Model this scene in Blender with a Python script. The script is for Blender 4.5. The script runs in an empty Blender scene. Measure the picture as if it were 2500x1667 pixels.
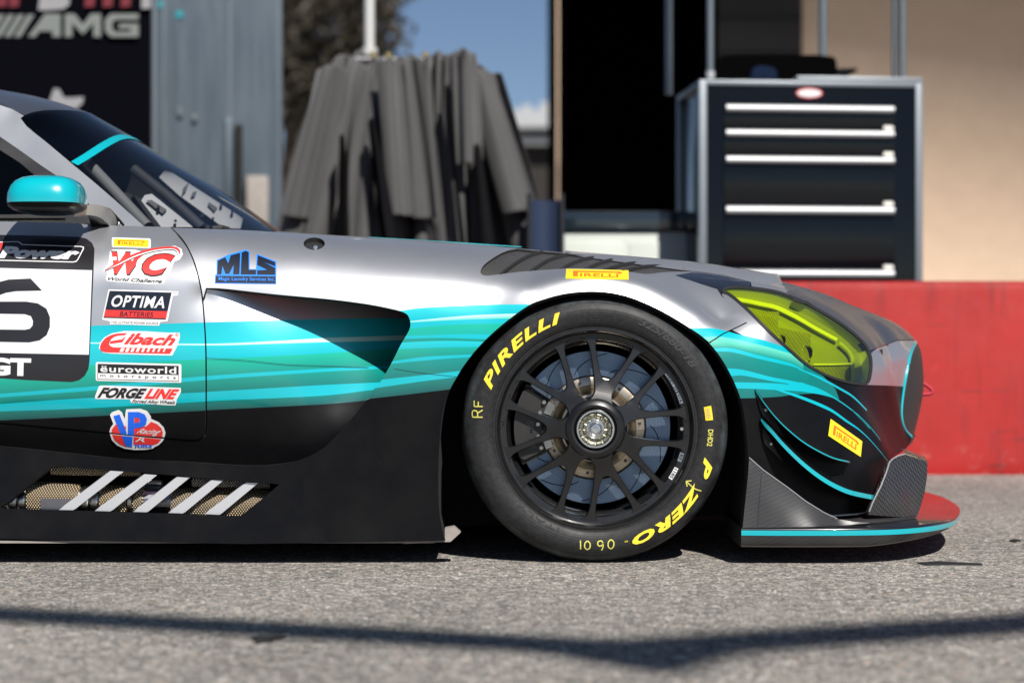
import bpy, bmesh, math, random
import numpy as np
from mathutils import Vector, Matrix
from mathutils.geometry import delaunay_2d_cdt

random.seed(7)
rng = np.random.default_rng(7)
SC = bpy.context.scene
COL = SC.collection
R = math.radians

# ------------------------------------------------------------------ camera, sky, sun, exposure
CAM = np.array([0.0, -5.0, 0.5725])        # metres; the car's near side stands in the plane y = 0
FPX = 4740.0                               # focal length in pixels of the 2500 px wide photograph
cam_d = bpy.data.cameras.new('camera')
cam_d.sensor_width = 36.0
cam_d.lens = 36.0 * FPX / 2500.0
cam_d.clip_start = 0.05
cam_d.clip_end = 3000
cam_d.dof.use_dof = True
cam_d.dof.focus_distance = 5.02
cam_d.dof.aperture_fstop = 2.0
cam_o = bpy.data.objects.new('camera', cam_d)
cam_o.location = CAM
cam_o.rotation_euler = (R(90), 0, 0)
COL.objects.link(cam_o)
SC.camera = cam_o

SUN_DIR = Vector((-0.24, 0.66, -0.70)).normalized()     # the way the light travels
world = bpy.data.worlds.new('World')
SC.world = world
world.use_nodes = True
wn = world.node_tree.nodes
wl = world.node_tree.links
sky = wn.new('ShaderNodeTexSky')
sky.sky_type = 'NISHITA'
sky.sun_disc = False
to_sun = -SUN_DIR
sky.sun_elevation = math.asin(to_sun.z)
sky.sun_rotation = math.atan2(to_sun.x, to_sun.y)
sky.air_density = 0.75
sky.dust_density = 0.7
sky.ozone_density = 1.2
sky.altitude = 1500
wn['Background'].inputs['Strength'].default_value = 0.052
wl.new(sky.outputs[0], wn['Background'].inputs['Color'])
sun_d = bpy.data.lights.new('sun', 'SUN')
sun_d.energy = 4.8
sun_d.angle = R(0.53)
sun_d.color = (1.0, 0.955, 0.90)
sun_o = bpy.data.objects.new('sun', sun_d)
sun_o.rotation_euler = SUN_DIR.to_track_quat('-Z', 'Y').to_euler()
sun_o.location = (6, -6, 8)
COL.objects.link(sun_o)
SC.view_settings.view_transform = 'Standard'
SC.view_settings.look = 'None'
SC.view_settings.exposure = 0.52
SC.view_settings.gamma = 1.0
SC.cycles.max_bounces = 8
SC.cycles.transparent_max_bounces = 12
SC.cycles.caustics_reflective = False
SC.cycles.caustics_refractive = False

# ------------------------------------------------------------------ materials
MATS = {}
def s2l(c):
    return tuple(((x / 255.0) / 12.92 if x / 255.0 <= 0.04045 else (((x / 255.0) + 0.055) / 1.055) ** 2.4) for x in c)

class NT:
    """tiny helper round a node tree"""
    def __init__(s, mat):
        s.t = mat.node_tree; s.n = s.t.nodes; s.l = s.t.links
        s.b = s.n['Principled BSDF']; s.tc = None
    def coord(s, kind='Object'):
        if s.tc is None: s.tc = s.n.new('ShaderNodeTexCoord')
        return s.tc.outputs[kind]
    def mapping(s, scale=(1, 1, 1), rot=(0, 0, 0), kind='Object'):
        m = s.n.new('ShaderNodeMapping')
        m.inputs['Scale'].default_value = scale; m.inputs['Rotation'].default_value = rot
        s.l.new(s.coord(kind), m.inputs['Vector']); return m.outputs[0]
    def noise(s, scale, detail=3, rough=0.55, vec=None):
        k = s.n.new('ShaderNodeTexNoise'); k.inputs['Scale'].default_value = scale
        k.inputs['Detail'].default_value = detail; k.inputs['Roughness'].default_value = rough
        s.l.new(vec if vec is not None else s.coord(), k.inputs['Vector']); return k.outputs['Fac']
    def voro(s, scale, vec=None, out='Color', feat='F1'):
        k = s.n.new('ShaderNodeTexVoronoi'); k.feature = feat; k.inputs['Scale'].default_value = scale
        s.l.new(vec if vec is not None else s.coord(), k.inputs['Vector']); return k.outputs[out]
    def wave(s, scale, vec, dist=0.0, prof='SIN', dirn='X'):
        k = s.n.new('ShaderNodeTexWave'); k.wave_profile = prof; k.bands_direction = dirn
        k.inputs['Scale'].default_value = scale; k.inputs['Distortion'].default_value = dist
        s.l.new(vec, k.inputs['Vector']); return k.outputs['Fac']
    def ramp(s, fac, stops, interp='LINEAR'):
        k = s.n.new('ShaderNodeValToRGB'); k.color_ramp.interpolation = interp
        e = k.color_ramp.elements
        while len(e) < len(stops): e.new(0.5)
        for i, (p, c) in enumerate(stops):
            e[i].position = p; e[i].color = (*c, 1) if not isinstance(c, (int, float)) else (c, c, c, 1)
        s.l.new(fac, k.inputs['Fac']); return k.outputs['Color']
    def mix(s, fac, a, b, mode='MIX'):
        k = s.n.new('ShaderNodeMix'); k.data_type = 'RGBA'; k.blend_type = mode
        for sock, v in ((k.inputs['Factor'], fac), (k.inputs[6], a), (k.inputs[7], b)):
            if hasattr(v, 'is_output'): s.l.new(v, sock)
            elif isinstance(v, (int, float)): sock.default_value = v if sock.type == 'VALUE' else (v, v, v, 1)
            else: sock.default_value = (*v, 1)
        return k.outputs[2]
    def math(s, op, a, b=0.5, c=0.5):
        k = s.n.new('ShaderNodeMath'); k.operation = op
        for i, v in enumerate((a, b, c)):
            if hasattr(v, 'is_output'): s.l.new(v, k.inputs[i])
            else: k.inputs[i].default_value = v
        return k.outputs[0]
    def set(s, name, v):
        sock = s.b.inputs[name]
        if hasattr(v, 'is_output'): s.l.new(v, sock)
        elif isinstance(v, (tuple, list)): sock.default_value = (*v, 1)
        else: sock.default_value = v
    def bump(s, h, strength=0.3, dist=0.002):
        k = s.n.new('ShaderNodeBump'); k.inputs['Strength'].default_value = strength
        k.inputs['Distance'].default_value = dist
        s.l.new(h, k.inputs['Height']); s.l.new(k.outputs[0], s.b.inputs['Normal'])

def mat(name, base=(0.5, 0.5, 0.5), rough=0.5, metal=0.0, coat=0.0, coat_rough=0.05, spec=0.5, vary=0.0, vscale=6.0, **kw):
    m = bpy.data.materials.new(name); m.use_nodes = True
    t = NT(m)
    t.set('Base Color', base); t.set('Roughness', rough); t.set('Metallic', metal)
    t.set('Coat Weight', coat); t.set('Coat Roughness', coat_rough); t.set('Specular IOR Level', spec)
    if vary:
        f = t.noise(vscale, 5, 0.6)
        t.set('Roughness', t.math('MULTIPLY_ADD', f, vary, rough - vary * 0.5))
        t.set('Base Color', t.mix(t.ramp(f, [(0.3, 0.0), (0.75, 1.0)]), base, tuple(c * (1 - 0.6 * vary) + 0.02 * vary for c in base)))
    MATS[name] = m
    return t

# ------------------------------------------------------------------ objects
def link(name, me, material=None, parent=None):
    o = bpy.data.objects.new(name, me)
    COL.objects.link(o)
    if me is not None and material is not None and len(me.materials) == 0:
        me.materials.append(MATS[material] if isinstance(material, str) else material)
    if parent is not None: o.parent = parent
    return o

def empty(name, loc=(0, 0, 0), label=None, cat=None, group=None):
    o = bpy.data.objects.new(name, None); o.location = loc; o.empty_display_size = 0.1
    COL.objects.link(o)
    return tag(o, label, cat, group)

def tag(o, label=None, cat=None, group=None, kind=None):
    if label: o['label'] = label
    if cat: o['category'] = cat
    if group: o['group'] = group
    if kind: o['kind'] = kind
    return o

def smooth(me, ang=None):
    me.polygons.foreach_set('use_smooth', [True] * len(me.polygons))
    if ang is not None:
        try: me.set_sharp_from_angle(angle=R(ang))
        except Exception: pass

def bm_mesh(name, bm, sm=None):
    bmesh.ops.recalc_face_normals(bm, faces=bm.faces)
    me = bpy.data.meshes.new(name); bm.to_mesh(me); bm.free()
    if sm is not None: smooth(me, sm)
    return me

def box_bm(bm, lo, hi, bev=0.0, mtx=None, seg=2):
    r = bmesh.ops.create_cube(bm, size=1.0)
    lo, hi = Vector(lo), Vector(hi)
    for v in r['verts']:
        v.co = Vector(((v.co[i] + 0.5) * (hi[i] - lo[i]) + lo[i]) for i in range(3))
    if bev > 0:
        es = list({e for v in r['verts'] for e in v.link_edges})
        q = bmesh.ops.bevel(bm, geom=es, offset=bev, segments=seg, affect='EDGES', profile=0.6)
        vs = list({v for f in q['faces'] for v in f.verts})
        vs = list(set(vs) | {v for v in r['verts'] if v.is_valid})
    else: vs = r['verts']
    if mtx is not None:
        for v in vs: v.co = mtx @ v.co
    return bm

def box(name, lo, hi, material, parent=None, bev=0.0, mtx=None, sm=40):
    bm = bmesh.new(); box_bm(bm, lo, hi, bev, mtx)
    return link(name, bm_mesh(name, bm, sm if bev else None), material, parent)

def tube_bm(bm, pts, rad, seg=12, cap=True):
    """round bar along a polyline; rad may be a list"""
    pts = [Vector(p) for p in pts]
    rads = rad if isinstance(rad, (list, tuple)) else [rad] * len(pts)
    rings = []; up = Vector((0.13, 0.31, 0.94))
    for i, p in enumerate(pts):
        d = (pts[min(i + 1, len(pts) - 1)] - pts[max(i - 1, 0)]).normalized()
        if abs(d.dot(up)) > 0.95: up = Vector((0.9, 0.2, 0.1))
        a = d.cross(up).normalized(); b = d.cross(a).normalized()
        up = -b if False else up
        rings.append([bm.verts.new(p + (a * math.cos(k * 2 * math.pi / seg) + b * math.sin(k * 2 * math.pi / seg)) * rads[i]) for k in range(seg)])
    for r0, r1 in zip(rings, rings[1:]):
        for k in range(seg):
            bm.faces.new((r0[k], r0[(k + 1) % seg], r1[(k + 1) % seg], r1[k]))
    if cap:
        bm.faces.new(rings[0]); bm.faces.new(list(reversed(rings[-1])))
    return bm

def tube(name, pts, rad, material, parent=None, seg=12):
    bm = bmesh.new(); tube_bm(bm, pts, rad, seg)
    return link(name, bm_mesh(name, bm, 45), material, parent)

def lathe_mesh(name, prof, seg=64, axis='Y', sm=35, close=False):
    """prof: list of (radius, depth); spun round the Y axis"""
    bm = bmesh.new(); rings = []
    for r, y in prof:
        if r < 1e-6: rings.append([bm.verts.new((0, y, 0))])
        else: rings.append([bm.verts.new((r * math.sin(2 * math.pi * k / seg), y, r * math.cos(2 * math.pi * k / seg))) for k in range(seg)])
    pr = list(zip(rings, rings[1:])) + ([(rings[-1], rings[0])] if close else [])
    for a, b in pr:
        for k in range(seg):
            k2 = (k + 1) % seg
            if len(a) == 1 and len(b) == 1: continue
            if len(a) == 1: bm.faces.new((a[0], b[k2], b[k]))
            elif len(b) == 1: bm.faces.new((a[k], a[k2], b[0]))
            else: bm.faces.new((a[k], a[k2], b[k2], b[k]))
    return bm_mesh(name, bm, sm)

# ------------------------------------------------------------------ geometry from sight lines of the photograph
def un(u, v, Y):
    """world point at depth plane y = Y on the sight line of photo pixel (u, v)"""
    s = (Y - CAM[1]) / FPX
    return np.array([(u - 1250.0) * s, Y, CAM[2] - (v - 833.5) * s])

def proj(P):
    P = np.asarray(P, float); d = P[..., 1] - CAM[1]
    return np.stack([1250.0 + P[..., 0] / d * FPX, 833.5 - (P[..., 2] - CAM[2]) / d * FPX], -1)

class Surf:
    """smooth body surface: thin-plate height field over a tilted frame, through measured points"""
    def __init__(s, n, pts, reg=2e-4):
        n = np.array(n, float); s.n = n / np.linalg.norm(n)
        A = np.array([1.0, 0, 0]); A -= A @ s.n * s.n; s.A = A / np.linalg.norm(A)
        s.B = np.cross(s.n, s.A)
        P = np.array(pts, float)
        s.c = np.stack([P @ s.A, P @ s.B], -1); h = P @ s.n
        N = len(P)
        K = s.U(np.linalg.norm(s.c[:, None] - s.c[None], axis=-1)) + reg * np.eye(N)
        Q = np.concatenate([np.ones((N, 1)), s.c], 1)
        M = np.block([[K, Q], [Q.T, np.zeros((3, 3))]])
        w = np.linalg.solve(M, np.concatenate([h, np.zeros(3)]))
        s.w, s.q = w[:N], w[N:]
    @staticmethod
    def U(r):
        return np.where(r > 1e-9, r * r * np.log(np.maximum(r, 1e-9)), 0.0)
    def h(s, ab):
        ab = np.asarray(ab, float)
        d = np.linalg.norm(ab[..., None, :] - s.c, axis=-1)
        return s.U(d) @ s.w + s.q[0] + ab @ s.q[1:]
    def P(s, ab):
        ab = np.asarray(ab, float)
        return ab[..., :1] * s.A + ab[..., 1:2] * s.B + s.h(ab)[..., None] * s.n
    def N(s, ab):
        e = 1.5e-3; ab = np.asarray(ab, float)
        ha = (s.h(ab + [e, 0]) - s.h(ab - [e, 0])) / (2 * e)
        hb = (s.h(ab + [0, e]) - s.h(ab - [0, e])) / (2 * e)
        v = s.n - ha[..., None] * s.A - hb[..., None] * s.B
        return v / np.linalg.norm(v, axis=-1, keepdims=True)
    def ab(s, P):
        P = np.asarray(P, float); return np.stack([P @ s.A, P @ s.B], -1)
    def hit(s, uv, y0=-0.35, y1=1.35):
        """frame coordinates where the sight lines of pixels uv first meet the surface"""
        uv = np.atleast_2d(np.asarray(uv, float)); out = np.zeros_like(uv)
        for i0 in range(0, len(uv), 1500):
            q = uv[i0:i0 + 1500]
            d = np.stack([(q[:, 0] - 1250.0) / FPX, np.ones(len(q)), -(q[:, 1] - 833.5) / FPX], -1)
            def f(t):
                P = CAM + d * t[:, None]; return P @ s.n - s.h(s.ab(P))
            ts = np.linspace(y0 + 5, y1 + 5, 70)
            F = np.stack([f(np.full(len(q), t)) for t in ts], 1)
            neg = F < 0; has = neg.any(1); k = np.argmax(neg, 1)
            k = np.where(has, k, np.argmin(F, 1)); k = np.clip(k, 1, len(ts) - 1)
            lo, hi = ts[k - 1], ts[k]
            for _ in range(22):
                m = 0.5 * (lo + hi); fm = f(m); g = fm >= 0
                lo = np.where(g & has, m, lo); hi = np.where(~g & has, m, hi)
            t = np.where(has, 0.5 * (lo + hi), ts[k])
            out[i0:i0 + 1500] = s.ab(CAM + d * t[:, None])
        return out

def resample(P, step, closed=False):
    P = np.asarray(P, float)
    if closed: P = np.concatenate([P, P[:1]])
    out = []
    for a, b in zip(P, P[1:]):
        n = max(1, int(math.ceil(np.linalg.norm(b - a) / step)))
        out += [a + (b - a) * k / n for k in range(n)]
    if not closed: out.append(P[-1])
    return np.array(out)

def spline(P, n=8, closed=False):
    """Catmull-Rom through the points"""
    P = np.asarray(P, float); N = len(P); out = []
    rngi = range(N if closed else N - 1)
    for i in rngi:
        p0 = P[(i - 1) % N] if closed or i > 0 else 2 * P[0] - P[1]
        p1 = P[i]; p2 = P[(i + 1) % N]
        p3 = P[(i + 2) % N] if closed or i + 2 < N else 2 * P[-1] - P[-2]
        for k in range(n):
            t = k / n
            out.append(0.5 * ((2 * p1) + (-p0 + p2) * t + (2 * p0 - 5 * p1 + 4 * p2 - p3) * t * t + (-p0 + 3 * p1 - 3 * p2 + p3) * t ** 3))
    if not closed: out.append(P[-1])
    return np.array(out)

def inside(poly, pts):
    poly = np.asarray(poly, float); pts = np.asarray(pts, float)
    x, y = pts[:, 0], pts[:, 1]; c = np.zeros(len(pts), bool)
    for (x0, y0), (x1, y1) in zip(poly, np.roll(poly, -1, 0)):
        k = (y0 > y) != (y1 > y)
        with np.errstate(divide='ignore', invalid='ignore'):
            c ^= k & (x < (x1 - x0) * (y - y0) / (y1 - y0 if y1 != y0 else 1e-12) + x0)
    return c

def near(P, S, d):
    """mask of points P that lie within d of any sample in S"""
    cell = {}
    for q in S: cell.setdefault((int(q[0] // d), int(q[1] // d)), []).append(q)
    m = np.zeros(len(P), bool)
    for i, p in enumerate(P):
        cx, cy = int(p[0] // d), int(p[1] // d)
        for ix in (cx - 1, cx, cx + 1):
            for iy in (cy - 1, cy, cy + 1):
                for q in cell.get((ix, iy), ()):
                    if (p[0] - q[0]) ** 2 + (p[1] - q[1]) ** 2 < d * d: m[i] = True
    return m

def cdt_region(outline, holes=(), extra=(), step=0.01):
    """triangulate a plane region with inner points; returns verts, tris, boundary loops"""
    loops = [resample(outline, step, True)] + [resample(h, step, True) for h in holes]
    ext = [resample(e, step, False) for e in extra]
    V, E = [], []
    for L in loops:
        o = len(V); V += [tuple(p) for p in L]
        E += [(o + i, o + (i + 1) % len(L)) for i in range(len(L))]
    for L in ext:
        o = len(V); V += [tuple(p) for p in L]
        E += [(o + i, o + i + 1) for i in range(len(L) - 1)]
    S = np.array(V)
    lo, hi = loops[0].min(0), loops[0].max(0)
    gx = np.arange(lo[0], hi[0], step); gy = np.arange(lo[1], hi[1], step * 0.9)
    G = np.array([(x + (step / 2 if j % 2 else 0), y) for j, y in enumerate(gy) for x in gx])
    if len(G):
        k = inside(outline, G)
        for h in holes: k &= ~inside(h, G)
        G = G[k]
        if len(G): G = G[~near(G, S, step * 0.45)]
        V += [tuple(p) for p in G]
    r = delaunay_2d_cdt([Vector(p) for p in V], E, [], 0, step * 1e-3)
    nv = np.array([tuple(p) for p in r[0]]); tri = [f for f in r[2]]
    cen = np.array([nv[list(f)].mean(0) for f in tri])
    k = inside(outline, cen)
    for h in holes: k &= ~inside(h, cen)
    tri = [f for f, a in zip(tri, k) if a]
    return nv, tri

def surf_mesh(name, V, N, tris, skirt=0.0, ccw_ref=None, matidx=None, mats=None, colors=None, skirt_mat=None, back=False):
    """mesh from 3-D points and analytic normals, with an edge return of depth skirt"""
    used = sorted({i for t in tris for i in t}); mp = {o: k for k, o in enumerate(used)}
    V = V[used]; N = N[used]
    T = []
    for t in tris:
        a, b, c = (mp[i] for i in t)
        nn = np.cross(V[b] - V[a], V[c] - V[a])
        T.append((a, b, c) if nn @ N[a] > 0 else (a, c, b))
    verts = [tuple(p) for p in V]; faces = list(T)
    mi = list(matidx) if matidx is not None else [0] * len(T)
    nrm = [tuple(n) for n in N]
    if skirt > 0:
        cnt = {}
        for t in T:
            for e in ((t[0], t[1]), (t[1], t[2]), (t[2], t[0])):
                k = (min(e), max(e)); cnt.setdefault(k, []).append(e)
        be = [v[0] for v in cnt.values() if len(v) == 1]
        dup = {}
        for a, b in be:
            for q in (a, b):
                if q not in dup:
                    dup[q] = (len(verts), len(verts) + 1)
                    verts.append(tuple(V[q] - N[q] * 0.0)); nrm.append((0, 0, 0))
                    verts.append(tuple(V[q] - N[q] * skirt)); nrm.append((0, 0, 0))
            faces.append((dup[b][0], dup[a][0], dup[a][1], dup[b][1]))
            mi.append(skirt_mat if skirt_mat is not None else 0)
        if back:
            o = len(verts)
            verts += [tuple(p) for p in V - N * skirt]; nrm += [tuple(-n) for n in N]
            faces += [(t[2] + o, t[1] + o, t[0] + o) for t in T]; mi += [skirt_mat if skirt_mat is not None else 0] * len(T)
    me = bpy.data.meshes.new(name); me.from_pydata(verts, [], faces); 
    for m in (mats or []): me.materials.append(MATS[m])
    me.polygons.foreach_set('material_index', mi)
    smooth(me)
    if colors is not None:
        at = me.color_attributes.new('livery', 'FLOAT_COLOR', 'CORNER')
        buf = np.ones((len(me.loops), 4), np.float32)
        k = 0
        for t, f in zip(T, range(len(T))):
            for q in t:
                buf[k, :3] = colors(f, q, mp, used); k += 1
        at.data.foreach_set('color', buf.ravel())
    me.update()
    me.normals_split_custom_set_from_vertices(nrm)
    return me

class Stripe:
    """a painted band between two pixel polylines (top, bottom), colour blended from top to bottom"""
    def __init__(s, top, bot, m='livery', c0=None, c1=None, n=6):
        s.top = spline(top, n); s.bot = spline(bot, n); s.m = m; s.c0 = c0; s.c1 = c1 if c1 is not None else c0
        s.px = np.concatenate([s.top, s.bot[::-1]])
    def col(s, uv):
        vt = np.interp(uv[0], s.top[:, 0], s.top[:, 1]); vb = np.interp(uv[0], s.bot[:, 0], s.bot[:, 1])
        t = min(1, max(0, (uv[1] - vt) / max(1e-6, vb - vt)))
        return np.array(s.c0) * (1 - t) + np.array(s.c1) * t
class Patch:
    def __init__(s, px, m, c0=None): s.px = np.asarray(px, float); s.m = m; s.c0 = c0
    def col(s, uv): return np.array(s.c0 if s.c0 is not None else (1, 1, 1))

def panel(name, surf, outline, base, parent, holes=(), paint=(), step=0.011, skirt=0.012, off=0.0, raw=False, skirt_mat=None, back=False):
    """body panel: region of a surface, outline in photo pixels (or frame coordinates when raw)"""
    cv = (lambda L: np.asarray(L, float)) if raw else (lambda L: surf.hit(resample(L, 9.0, True)))
    O = cv(outline); H = [cv(h) for h in holes]
    PL = [surf.hit(resample(p.px, 7.0, True)) for p in paint]
    V2, tri = cdt_region(O, H, [np.concatenate([p, p[:1]]) for p in PL], step)
    V = surf.P(V2); N = surf.N(V2); V = V + N * off
    cen = np.array([V2[list(t)].mean(0) for t in tri])
    mats = [base]; mi = np.zeros(len(tri), int); who = np.full(len(tri), -1)
    for k, (p, L) in enumerate(zip(paint, PL)):
        ins = inside(L, cen)
        if p.m not in mats: mats.append(p.m)
        mi[ins] = mats.index(p.m); who[ins] = k
    uv = proj(V)
    def colors(f, q, mp, used):
        k = who[f]
        return paint[k].col(uv[used[q]]) if k >= 0 and paint[k].c0 is not None else (1, 1, 1)
    sm = None
    if skirt_mat:
        if skirt_mat not in mats: mats.append(skirt_mat)
        sm = mats.index(skirt_mat)
    me = surf_mesh(name, V, N, tri, skirt, None, list(mi), mats, colors if paint else None, sm, back)
    return link(name, me, None, parent)

# ------------------------------------------------------------------ decals
def decal_poly(name, surf, px, material, parent, off=0.0006, holes=(), step=9.0):
    V2, tri = cdt_region(np.asarray(px, float), [np.asarray(h, float) for h in holes], (), step)
    used = sorted({i for t in tri for i in t})
    ab = surf.hit(V2); V = surf.P(ab); N = surf.N(ab)
    me = surf_mesh(name, V + N * off, N, tri, 0.0, mats=[material])
    return link(name, me, None, parent)

_txt = {}
def text_tris(s, bold=0.0, shear=0.0, space=1.0):
    key = (s, bold, shear, space)
    if key in _txt: return _txt[key]
    cu = bpy.data.curves.new('t', 'FONT'); cu.body = s; cu.offset = bold; cu.shear = shear
    cu.space_character = space; cu.resolution_u = 3; cu.fill_mode = 'FRONT'
    o = bpy.data.objects.new('t', cu); COL.objects.link(o)
    dg = bpy.context.evaluated_depsgraph_get(); dg.update()
    me = bpy.data.meshes.new_from_object(o.evaluated_get(dg))
    bm = bmesh.new(); bm.from_mesh(me)
    bpy.data.objects.remove(o); bpy.data.curves.remove(cu); bpy.data.meshes.remove(me)
    bmesh.ops.remove_doubles(bm, verts=bm.verts, dist=1e-5)
    xs = [v.co.x for v in bm.verts]; ys = [v.co.y for v in bm.verts]
    x0, x1, y0, y1 = min(xs), max(xs), min(ys), max(ys)
    for ax, a, b in ((0, x0, x1), (1, y0, y1)):
        st = 0.3
        for k in range(1, int((b - a) / st)):
            co = [0, 0, 0]; no = [0, 0, 0]; co[ax] = a + k * st; no[ax] = 1
            bmesh.ops.bisect_plane(bm, geom=bm.verts[:] + bm.edges[:] + bm.faces[:], plane_co=co, plane_no=no, dist=1e-6)
    bmesh.ops.triangulate(bm, faces=bm.faces)
    bm.verts.index_update()
    V = np.array([((v.co.x - x0) / (x1 - x0), (v.co.y - y0) / (y1 - y0)) for v in bm.verts])
    T = [tuple(v.index for v in f.verts) for f in bm.faces]
    bm.free()
    _txt[key] = (V, T, (x1 - x0) / (y1 - y0))
    return _txt[key]

def quad_map(V, q):
    """unit square to pixel quad TL, TR, BR, BL"""
    tl, tr, br, bl = [np.array(p, float) for p in q]
    x, y = V[:, :1], V[:, 1:]
    return (bl * (1 - x) + br * x) * (1 - y) + (tl * (1 - x) + tr * x) * y

def decal_text(name, surf, s, quad, material, parent, off=0.0012, bold=0.0, shear=0.0, space=1.0):
    V, T, _ = text_tris(s, bold, shear, space)
    ab = surf.hit(quad_map(V, quad)); P = surf.P(ab); N = surf.N(ab)
    me = surf_mesh(name, P + N * off, N, T, 0.0, mats=[material])
    return link(name, me, None, parent)

def rquad(u0, v0, u1, v1, slant=0.0, drop=0.0):
    """pixel box as quad; slant leans the top to the right, drop lowers the right end"""
    return [(u0 + slant, v0), (u1 + slant, v0 + drop), (u1, v1 + drop), (u0, v1)]

def rrect(u0, v0, u1, v1, r, slant=0.0, drop=0.0, n=5):
    P = []
    for cx, cy, a0 in ((u1 - r, v0 + r, -90), (u1 - r, v1 - r, 0), (u0 + r, v1 - r, 90), (u0 + r, v0 + r, 180)):
        for k in range(n + 1):
            a = R(a0 + 90 * k / n); P.append((cx + r * math.cos(a), cy + r * math.sin(a)))
    P = np.array(P)
    t = (v1 - P[:, 1]) / (v1 - v0); w = (P[:, 0] - u0) / (u1 - u0)
    P[:, 0] += slant * t; P[:, 1] += drop * w
    return P
# ------------------------------------------------------------------ car materials
t = mat('silver', (0.50, 0.51, 0.54), 0.34, 0.82, 0.5, 0.06)
f = t.noise(2600, 1, 0.5); t.set('Base Color', t.mix(f, (0.47, 0.48, 0.505), (0.62, 0.63, 0.65)))
t.set('Roughness', t.math('MULTIPLY_ADD', t.noise(9, 5, 0.6), 0.08, 0.35))
t = mat('livery', (0, 0.5, 0.6), 0.30, 0.10, 1.0, 0.05)
a = t.n.new('ShaderNodeVertexColor'); a.layer_name = 'livery'
t.l.new(a.outputs['Color'], t.b.inputs['Base Color'])
t.set('Coat Roughness', t.math('MULTIPLY_ADD', t.noise(12, 5, 0.6), 0.08, 0.03))
t = mat('satin_black', (0.016, 0.016, 0.018), 0.33, 0.0, 0.0, 0.2, 0.13)
f = t.noise(7, 6, 0.65); t.set('Roughness', t.math('MULTIPLY_ADD', f, 0.22, 0.24))
sp = t.ramp(t.voro(330, out='Distance'), [(0.02, 1.0), (0.035, 0.0)])
sp2 = t.math('MULTIPLY', sp, t.ramp(t.noise(5, 2), [(0.56, 0.0), (0.7, 0.8)]))
t.set('Base Color', t.mix(sp2, t.mix(t.ramp(f, [(0.4, 0.0), (0.8, 1.0)]), (0.004, 0.004, 0.005), (0.008, 0.0078, 0.0078)), (0.22, 0.2, 0.18)))
mat('gloss_black', (0.010, 0.010, 0.012), 0.22, 0.0, 1.0, 0.03)
mat('silver_dark', (0.20, 0.21, 0.235), 0.36, 0.85, 0.5, 0.16)  # darkened silver: bonnet front's shade put into the colour; also the roof
mat('gap', (0.004, 0.004, 0.004), 0.9)
mat('rubber_black', (0.012, 0.012, 0.012), 0.6, vary=0.3, vscale=20)
mat('cyan_gloss', (0.0, 0.36, 0.42), 0.25, 0.0, 1.0, 0.03)
mat('cyan_matte', (0.0, 0.34, 0.40), 0.38, 0.0, 0.3, 0.1)
mat('vinyl_white', (0.68, 0.68, 0.68), 0.35, coat=0.3)
mat('vinyl_black', (0.012, 0.011, 0.014), 0.33, coat=0.3)
mat('vinyl_red', (0.72, 0.035, 0.03), 0.35, coat=0.3)
mat('vinyl_yellow', (0.85, 0.62, 0.02), 0.35, coat=0.3)
mat('vinyl_orange', (0.80, 0.16, 0.01), 0.35, coat=0.3)
mat('vinyl_blue', (0.01, 0.12, 0.72), 0.35, coat=0.3)
mat('vinyl_navy', (0.006, 0.009, 0.02), 0.35, coat=0.3)
mat('vinyl_sky', (0.02, 0.20, 0.72), 0.35, coat=0.3)
mat('vinyl_grey', (0.25, 0.25, 0.26), 0.4)
t = mat('alu', (0.66, 0.67, 0.69), 0.42, 0.6, vary=0.15, vscale=30)
mat('steel', (0.45, 0.44, 0.42), 0.28, 1.0, vary=0.15, vscale=60)
mat('bolt_dark', (0.08, 0.08, 0.085), 0.35, 0.9)
def carbon(name, scale=95.0, rot=0.6, lo=0.008, hi=0.05, rough=0.25, coat=0.7):
    t = mat(name, (0.02, 0.02, 0.02), rough, 0.0, coat, 0.06)
    w1 = t.wave(scale, t.mapping((1, 1, 1), (0, rot, 0)), 0, 'SIN', 'X')
    w2 = t.wave(scale * 0.5, t.mapping((1, 1, 1), (0, rot + 1.2, 0)), 0, 'SIN', 'X')
    w = t.math('MULTIPLY_ADD', w2, 0.35, t.math('MULTIPLY', w1, 0.65))
    n = t.noise(14, 5, 0.6)
    c = t.ramp(w, [(0.35, (lo,) * 3), (0.75, (hi, hi, hi * 1.05))])
    t.set('Base Color', t.mix(t.ramp(n, [(0.4, 0.0), (0.85, 0.5)]), c, (0.05, 0.048, 0.045)))
    t.set('Roughness', t.math('MULTIPLY_ADD', n, 0.25, rough - 0.08))
    t.bump(w, 0.25, 0.0006)
carbon('carbon_tight', 72, -0.45, 0.006, 0.05, 0.3, 0.2)
carbon('carbon_edge', 60, 0.75, 0.005, 0.055, 0.32, 0.12)
carbon('carbon_plate', 60, -0.38, 0.003, 0.055, 0.30, 0.15)
carbon('carbon_sill', 80, 0.7, 0.006, 0.05, 0.3, 0.6)

# ------------------------------------------------------------------ race car: body surfaces
car = empty('race_car', (0, 0, 0), 'low silver, teal and black race car parked across the foreground, nose to the right', 'car')
YC = 0.98                                     # the car's middle plane
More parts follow.
